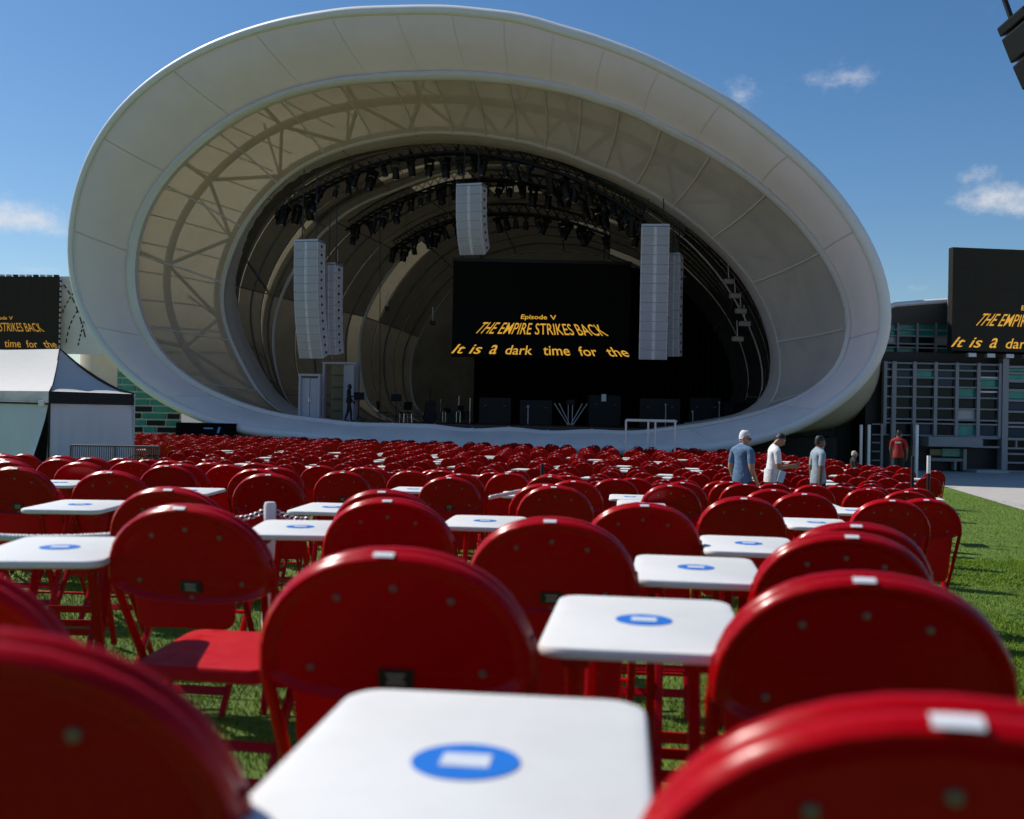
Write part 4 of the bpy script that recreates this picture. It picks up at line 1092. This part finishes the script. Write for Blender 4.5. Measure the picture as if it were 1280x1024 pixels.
rest = far[n_ind:]; VV = []; FF = []
for x, y, a in rest:
    c_, s_ = math.cos(a), math.sin(a); o = len(VV)*len(fv)
    VV.append(np.stack([fv[:, 0]*c_-fv[:, 1]*s_+x, fv[:, 0]*s_+fv[:, 1]*c_+y, fv[:, 2]+gz(x, y)], 1)); FF += [tuple(i+o for i in f) for f in ff]
me = bpy.data.meshes.new('distant_chairs'); me.from_pydata(np.concatenate(VV).tolist(), [], FF); me.materials.append(MATS['red_paint']); me.materials.append(MATS['tag_white'])
me.polygons.foreach_set('material_index', np.tile(np.array([p.material_index for p in FARM.polygons]), len(rest)))
me.polygons.foreach_set('use_smooth', [True]*len(me.polygons)); me.set_sharp_from_angle(angle=.8)
tag(obj('distant_chairs', me), 'dense mass of distant red folding chairs nearest to the stage', 'chairs', kind='stuff')
ftab.sort(key=lambda q: q[1])
for x, y in ftab[:150]:
    o = tag(obj('side_table', FART), 'tiny white table between chairs of the far block', 'table', 'white tables of the far block')
    o.location = (x, y, gz(x, y)); o.rotation_euler = (0, 0, -.3+random.uniform(-.15, .15))

# ------------------------------------------------------------------ posts, rope and chain among the chairs
px_, py_ = (340-640)/F*4.75, 4.75
e = empty('chain_post', (px_, py_, gz(px_, py_)), 0, 'white cylindrical post with chains hooked on both sides among the chairs', 'post')
MB().lathe([(.14, 0), (.14, .02), (.028, .04), (.027, .775), (.022, .79), (0, .792)], 20).build('shaft', 'white_metal', e, .6)
for s in (-1, 1):
    for k in range(7):
        x = s*(.035+k*.022); z = .745-.012*k+(.0012*k*k)
        MB().tube([(x+.013*math.cos(t*PI/4), .006*math.sin(t*PI/4)*(1 if k % 2 else .2), z+.009*math.sin(t*PI/4)) for t in range(8)], .0035, 5, True).build('chain_link', 'alu', e, 1.)
    MB().tube([(s*.19, 0, .69), (s*.26, 0, .685)], .014, 8).build('hook', 'alu', e, 1.)
def rope(label, a, b_, sag, r):
    e = empty('barrier_rope', a, 0, label, 'rope'); d = b_-a; n = 120; pts = [d*(i/n)+Vector((0, 0, -sag*4*(i/n)*(1-i/n))) for i in range(n+1)]
    for q in range(3):
        tw = [p+Vector((0, math.cos(i*.85+q*2.1), math.sin(i*.85+q*2.1)))*r*.5 for i, p in enumerate(pts)]
        MB().tube(tw, r*.62, 6).build('strand', 'rope', e, 1.)
rope('thick white twisted rope running from the left edge to the left chairs', at(-60, 667, 4.2), at(148, 669, 4.3), .015, .014)
rope('short white rope between mid field chairs right of centre', at(612, 622, 7.), at(660, 612, 7.6), .0, .014)
for x, y0, y1, Y, lab in ((1161, 569, 612, 17.5, 'black post with a white reflective top beside the lawn'), (1141, 570, 612, 17.2, 'plain black post left of the reflective one'),
                          (678, 580, 604, 16., 'short dark post in the far chairs right of centre')):
    p = at(x, y0, Y); e = empty('bollard', (p.x, p.y, gz(p.x, p.y)), 0, lab, 'post'); h = p.z-e.location.z
    MB().lathe([(.10, 0), (.10, .03), (.028, .05), (.028, h-.02), (.02, h), (0, h)], 12).build('shaft', 'black_case', e, .6)
    if x == 1161: MB().lathe([(.0295, h-.30), (.0305, h-.29), (.0305, h-.02), (.0295, h-.01)], 12).build('reflective_band', 'white_metal', e, .6)

# ------------------------------------------------------------------ people
def person(label, px, Y, h, rz, mats, arms, hair, cap=None, z=None, lean=0., headtilt=0., headyaw=0., girth=1.):
    """mats: skin, shirt, trousers; arms: two lists of shoulder-relative joints (elbow, wrist)"""
    k = h/1.76; x = (px-640)/F*Y
    e = empty('person', (x, Y, gz(x, Y) if z is None else z), rz, label, 'person')
    J = []; E = []; R = []; MT = []
    def jt(p, r, par=None, mtl=0):
        J.append(Vector(p)); R.append(r if isinstance(r, tuple) else (r, r)); i = len(J)-1
        if par is not None: E.append((par, i)); MT.append(mtl)
        return i
    L = Vector((0, lean, 0))
    pel = jt((0, 0, .96), (.155, .115), None); wa = jt((0, .01, 1.10), (.150, .115), pel, 1); ch = jt(Vector((0, .0, 1.30))+L*.6, (.165, .12), wa, 1)
    up = jt(Vector((0, -.01, 1.42))+L*.9, (.12, .095), ch, 1); nk = jt(Vector((0, .015, 1.51))+L*1.1, .056, up, 0)
    ht = headtilt
    hc = Vector((0, .015, 1.495))+L*1.1
    HR = rot('Z', headyaw) @ rot('X', -ht)
    skl = jt(hc+HR @ Vector((0, .025, .10)), (.070, .082), nk, 0); crn = jt(hc+HR @ Vector((0, .012, .185)), (.066, .080), skl, 0)
    chin = jt(hc+HR @ Vector((0, .085, .035)), .036, skl, 0); nose = jt(hc+HR @ Vector((0, .118, .095)), .016, skl, 0)
    for s in (-1, 1): jt(hc+HR @ Vector((s*.078, .01, .098)), .020, skl, 0)
    hands = []
    for s, (el_, wr_) in zip((-1, 1), arms):
        sh = jt(Vector((s*.185, -.005, 1.405))+L*.9, .066, up, 1); mid = Vector(el_)*.62
        base = J[sh]
        sl = jt(base+mid, .062, sh, 1); el = jt(base+Vector(el_), .041, sl, 0); wr = jt(base+Vector(wr_), .028, el, 0)
        dv = (J[wr]-J[el]).normalized(); pm = jt(J[wr]+dv*.055, (.040, .020), wr, 0)
        side = dv.cross(Vector((1, 0, 0))).normalized()
        for q, fl in enumerate((.062, .075, .07, .055)):
            f1 = jt(J[pm]+dv*.035+side*(q-1.5)*.021, .0095, pm, 0); jt(J[f1]+dv*fl*.55+Vector((-s*.006, 0, 0)), .0085, f1, 0); jt(J[f1]+dv*fl*.9+Vector((-s*.028, 0, 0)), .0075, len(J)-1, 0)
        th = jt(J[pm]+side*.035+dv*.0, .011, pm, 0); jt(J[th]+side*.02+dv*.035, .009, th, 0)
        hands.append(J[pm]+dv*.05)
    for s in (-1, 1):
        hp = jt((s*.09, 0, .90), .098, pel, 2); st = .16*s
        kn = jt((s*.10, .03+st*.5, .50), .066, hp, 2); an = jt((s*.105, -.02+st, .085), .045, kn, 2); jt((s*.115, .14+st, .045), .036, an, 3)
    me = bpy.data.meshes.new('body'); me.from_pydata([p[:] for p in J], E, []); o = obj('body', me, None)
    md = o.modifiers.new('s', 'SKIN'); md.use_smooth_shade = True
    for i, sv in enumerate(me.skin_vertices[0].data): sv.radius = R[i]; sv.use_root = (i == 0)
    ms = o.modifiers.new('u', 'SUBSURF'); ms.levels = 2; ms.render_levels = 2
    dg = bpy.context.evaluated_depsgraph_get(); dg.update(); ev = o.evaluated_get(dg)
    nm = bpy.data.meshes.new_from_object(ev); bpy.data.objects.remove(o)
    for q in (mats[0], mats[1], mats[2], 'black_case'): nm.materials.append(MATS[q])
    A = np.array([J[a][:] for a, _ in E]); Bv = np.array([J[c_][:] for _, c_ in E])-A; LL = (Bv**2).sum(1)
    rad = np.array([(max(R[a])+max(R[c_]))/2 for a, c_ in E])
    while len(nm.materials) > 4: nm.materials.pop(index=0)
    for p in nm.polygons:
        c_ = np.array(p.center[:]); t = np.clip(((c_-A)*Bv).sum(1)/LL, 0, 1); dd = np.linalg.norm(A+Bv*t[:, None]-c_, axis=1)/rad
        j = int(dd.argmin()); p.material_index = MT[j]
        if MT[j] in (0,) and c_[2] < 1.475 and abs(c_[0]) < .13 and c_[2] > 1.0 and dd[j] > .2 and E[j][0] in (up,): p.material_index = 1
        if MT[j] == 2 and c_[2] > .88: p.material_index = 1
        if MT[j] == 1 and c_[2] < .87: p.material_index = 2
        p.use_smooth = True
    bo = obj('body', nm, e); bo.scale = (k*girth, k*girth, k)
    def head(pnt): return (hc+HR @ Vector(pnt))*k
    # hair / cap follow the skull
    def capshell(zmin, grow, fwd, mt, nm_):
        b = MB(); rows = []
        for i in range(9):
            ph = i/8*PI/2; z = math.sin(ph); r_ = math.cos(ph)**.8 if i < 8 else 0.
            rows.append([head((r_*(.069+grow)*math.cos(a), .008+r_*(.084+grow)*math.sin(a)-.004, .130+zmin+(.100+grow-zmin*.6)*min(1., z*1.12))) for a in [2*PI*j/20 for j in range(20)]])
        b.grid(rows, True); rows2 = rows[0]
        # nape and sides
        drop = [[p for p in rows2], [p+Vector((0, -.004, -.05 if math.sin(2*PI*j/20) < -.1 else .0))*k for j, p in enumerate(rows2)]]
        b.grid(drop, True)
        return b.build(nm_, mt, e, 1.2)
    if cap:
        c_ = capshell(.012, .010, 0, cap, 'cap')
        b = MB(); rows = []
        for t in (0, .5, 1.):
            rows.append([head((.074*math.sin(a), (.030+.058*math.cos(a))+.085*t*math.cos(a)**.5, .146-.026*t)) for a in np.linspace(-1.25, 1.25, 11)])
        b.grid(rows); b.build('cap_brim', cap, c_, 1.)
    if hair: capshell(.0 if not cap else -.03, .006 if not cap else .001, 0, hair, 'hair')
    for s in (-1, 1):
        MB().lathe([(.009, 0), (.006, .004), (0, .006)], 8).xf(Matrix.Translation(head((s*.032, .098, .105))) @ Matrix.Rotation(-PI/2, 4, 'X')).build('eye', 'hair_dark', e)
    # shirt hem a little proud of the hips
    b = MB(); rows = [[Vector((rx*math.cos(a), ry*math.sin(a)+.002, z_))*k for a in [2*PI*j/24 for j in range(24)]] for rx, ry, z_ in ((.172, .132, .87), (.176, .136, .90), (.170, .130, 1.0), (.158, .122, 1.10))]
    b.grid(rows, True); b.build('shirt_hem', mats[1], e, 1.2)
    return e, [hnd*k for hnd in hands], k
p1, _, _ = person('man in blue polo shirt and white cap walking right among the red chairs', 929, 18.0, 1.79, -PI/2+.55, ('skin_tone', 'shirt_blue', 'trousers'),
       (((-.05, -.02, -.30), (-.03, .06, -.54)), ((.05, -.02, -.30), (.05, .10, -.53))), 'hair_grey', 'cap_white', headtilt=.12, headyaw=-.85, girth=1.06)
g_ = MB().bbox((0, .108, .118), (.15, .022, .034), .008); g_.tube([(.074, .10, .122), (.078, .0, .118)], .006, 5); g_.tube([(-.074, .10, .122), (-.078, .0, .118)], .006, 5)
g_.xf(Matrix.Scale(1.79/1.76, 4) @ Matrix.Translation((0, .015, 1.495)) @ (rot('Z', -.85) @ rot('X', -.12)).to_4x4()).build('sunglasses', 'phone', p1)
p2, hnds, k2 = person('man in white T-shirt looking down at his phone', 966, 18.5, 1.77, -PI/2, ('skin_tan', 'shirt_white', 'trousers'),
       (((-.05, .03, -.29), (.02, .27, -.27)), ((.05, .03, -.29), (-.02, .27, -.25))), 'hair_dark', None, lean=.05, headtilt=.50)
o = MB().bbox((0, 0, 0), (.075, .012, .15), .005, rot('X', -.9)).build('phone', 'phone'); tag(o, 'dark phone held by the man in the white T-shirt', 'phone')
o.location = p2.matrix_world @ Vector((0, 0, 0)); w_ = Matrix.Rotation(-PI/2, 4, 'Z') @ Vector((0, hnds[0].y+.02, hnds[0].z+.05)); o.location = Vector(p2.location)+w_; o.rotation_euler = (0, 0, -PI/2)
o = MB().bbox((0, 0, 0), (.11, .02, .20), .006).build('leaflet', 'leaflet_pale'); tag(o, 'pale blue leaflet tucked at the side of the man in white', 'leaflet')
o.location = Vector(p2.location)+Vector((.12, -.20, .98)); o.rotation_euler = (0, .3, .1)
person('man in grey T-shirt with arms down, rightmost of the three walking men', 1024, 18.8, 1.72, -PI/2+.15, ('skin_brown', 'shirt_grey', 'trousers'),
       (((-.04, -.03, -.30), (-.03, -.02, -.55)), ((.05, -.05, -.30), (.04, -.06, -.55))), 'hair_dark', None)
pr, _, _ = person('person in red shirt with white lettering on the back standing by the entrance', 1124, 33., 1.74, -.5, ('skin_brown', 'shirt_red', 'trousers'),
       (((-.06, .02, -.30), (-.04, .12, -.50)), ((.06, .02, -.30), (.04, .12, -.50))), 'hair_dark', None)
for i in range(4): MB().bbox((-.065+i*.043, -.145, 1.33), (.030, .012, .05), .003).build('back_lettering', 'tag_white', pr)
person('person in dark clothes and cream cap, low among the chairs near the white post', 1068, 26., 1.25, -PI/2, ('skin_tan', 'silhouette', 'trousers'),
       (((-.05, .03, -.29), (.0, .2, -.4)), ((.05, .03, -.29), (.0, .2, -.4))), 'hair_dark', 'cap_cream')
person('dark silhouette standing by the doorway on the left of the stage', 436, 47.2, 1.72, -PI/2, ('silhouette', 'silhouette', 'silhouette'),
       (((-.05, .02, -.30), (-.03, .15, -.45)), ((.05, .06, -.27), (.02, .33, -.20))), 'hair_dark', None, z=1.5)
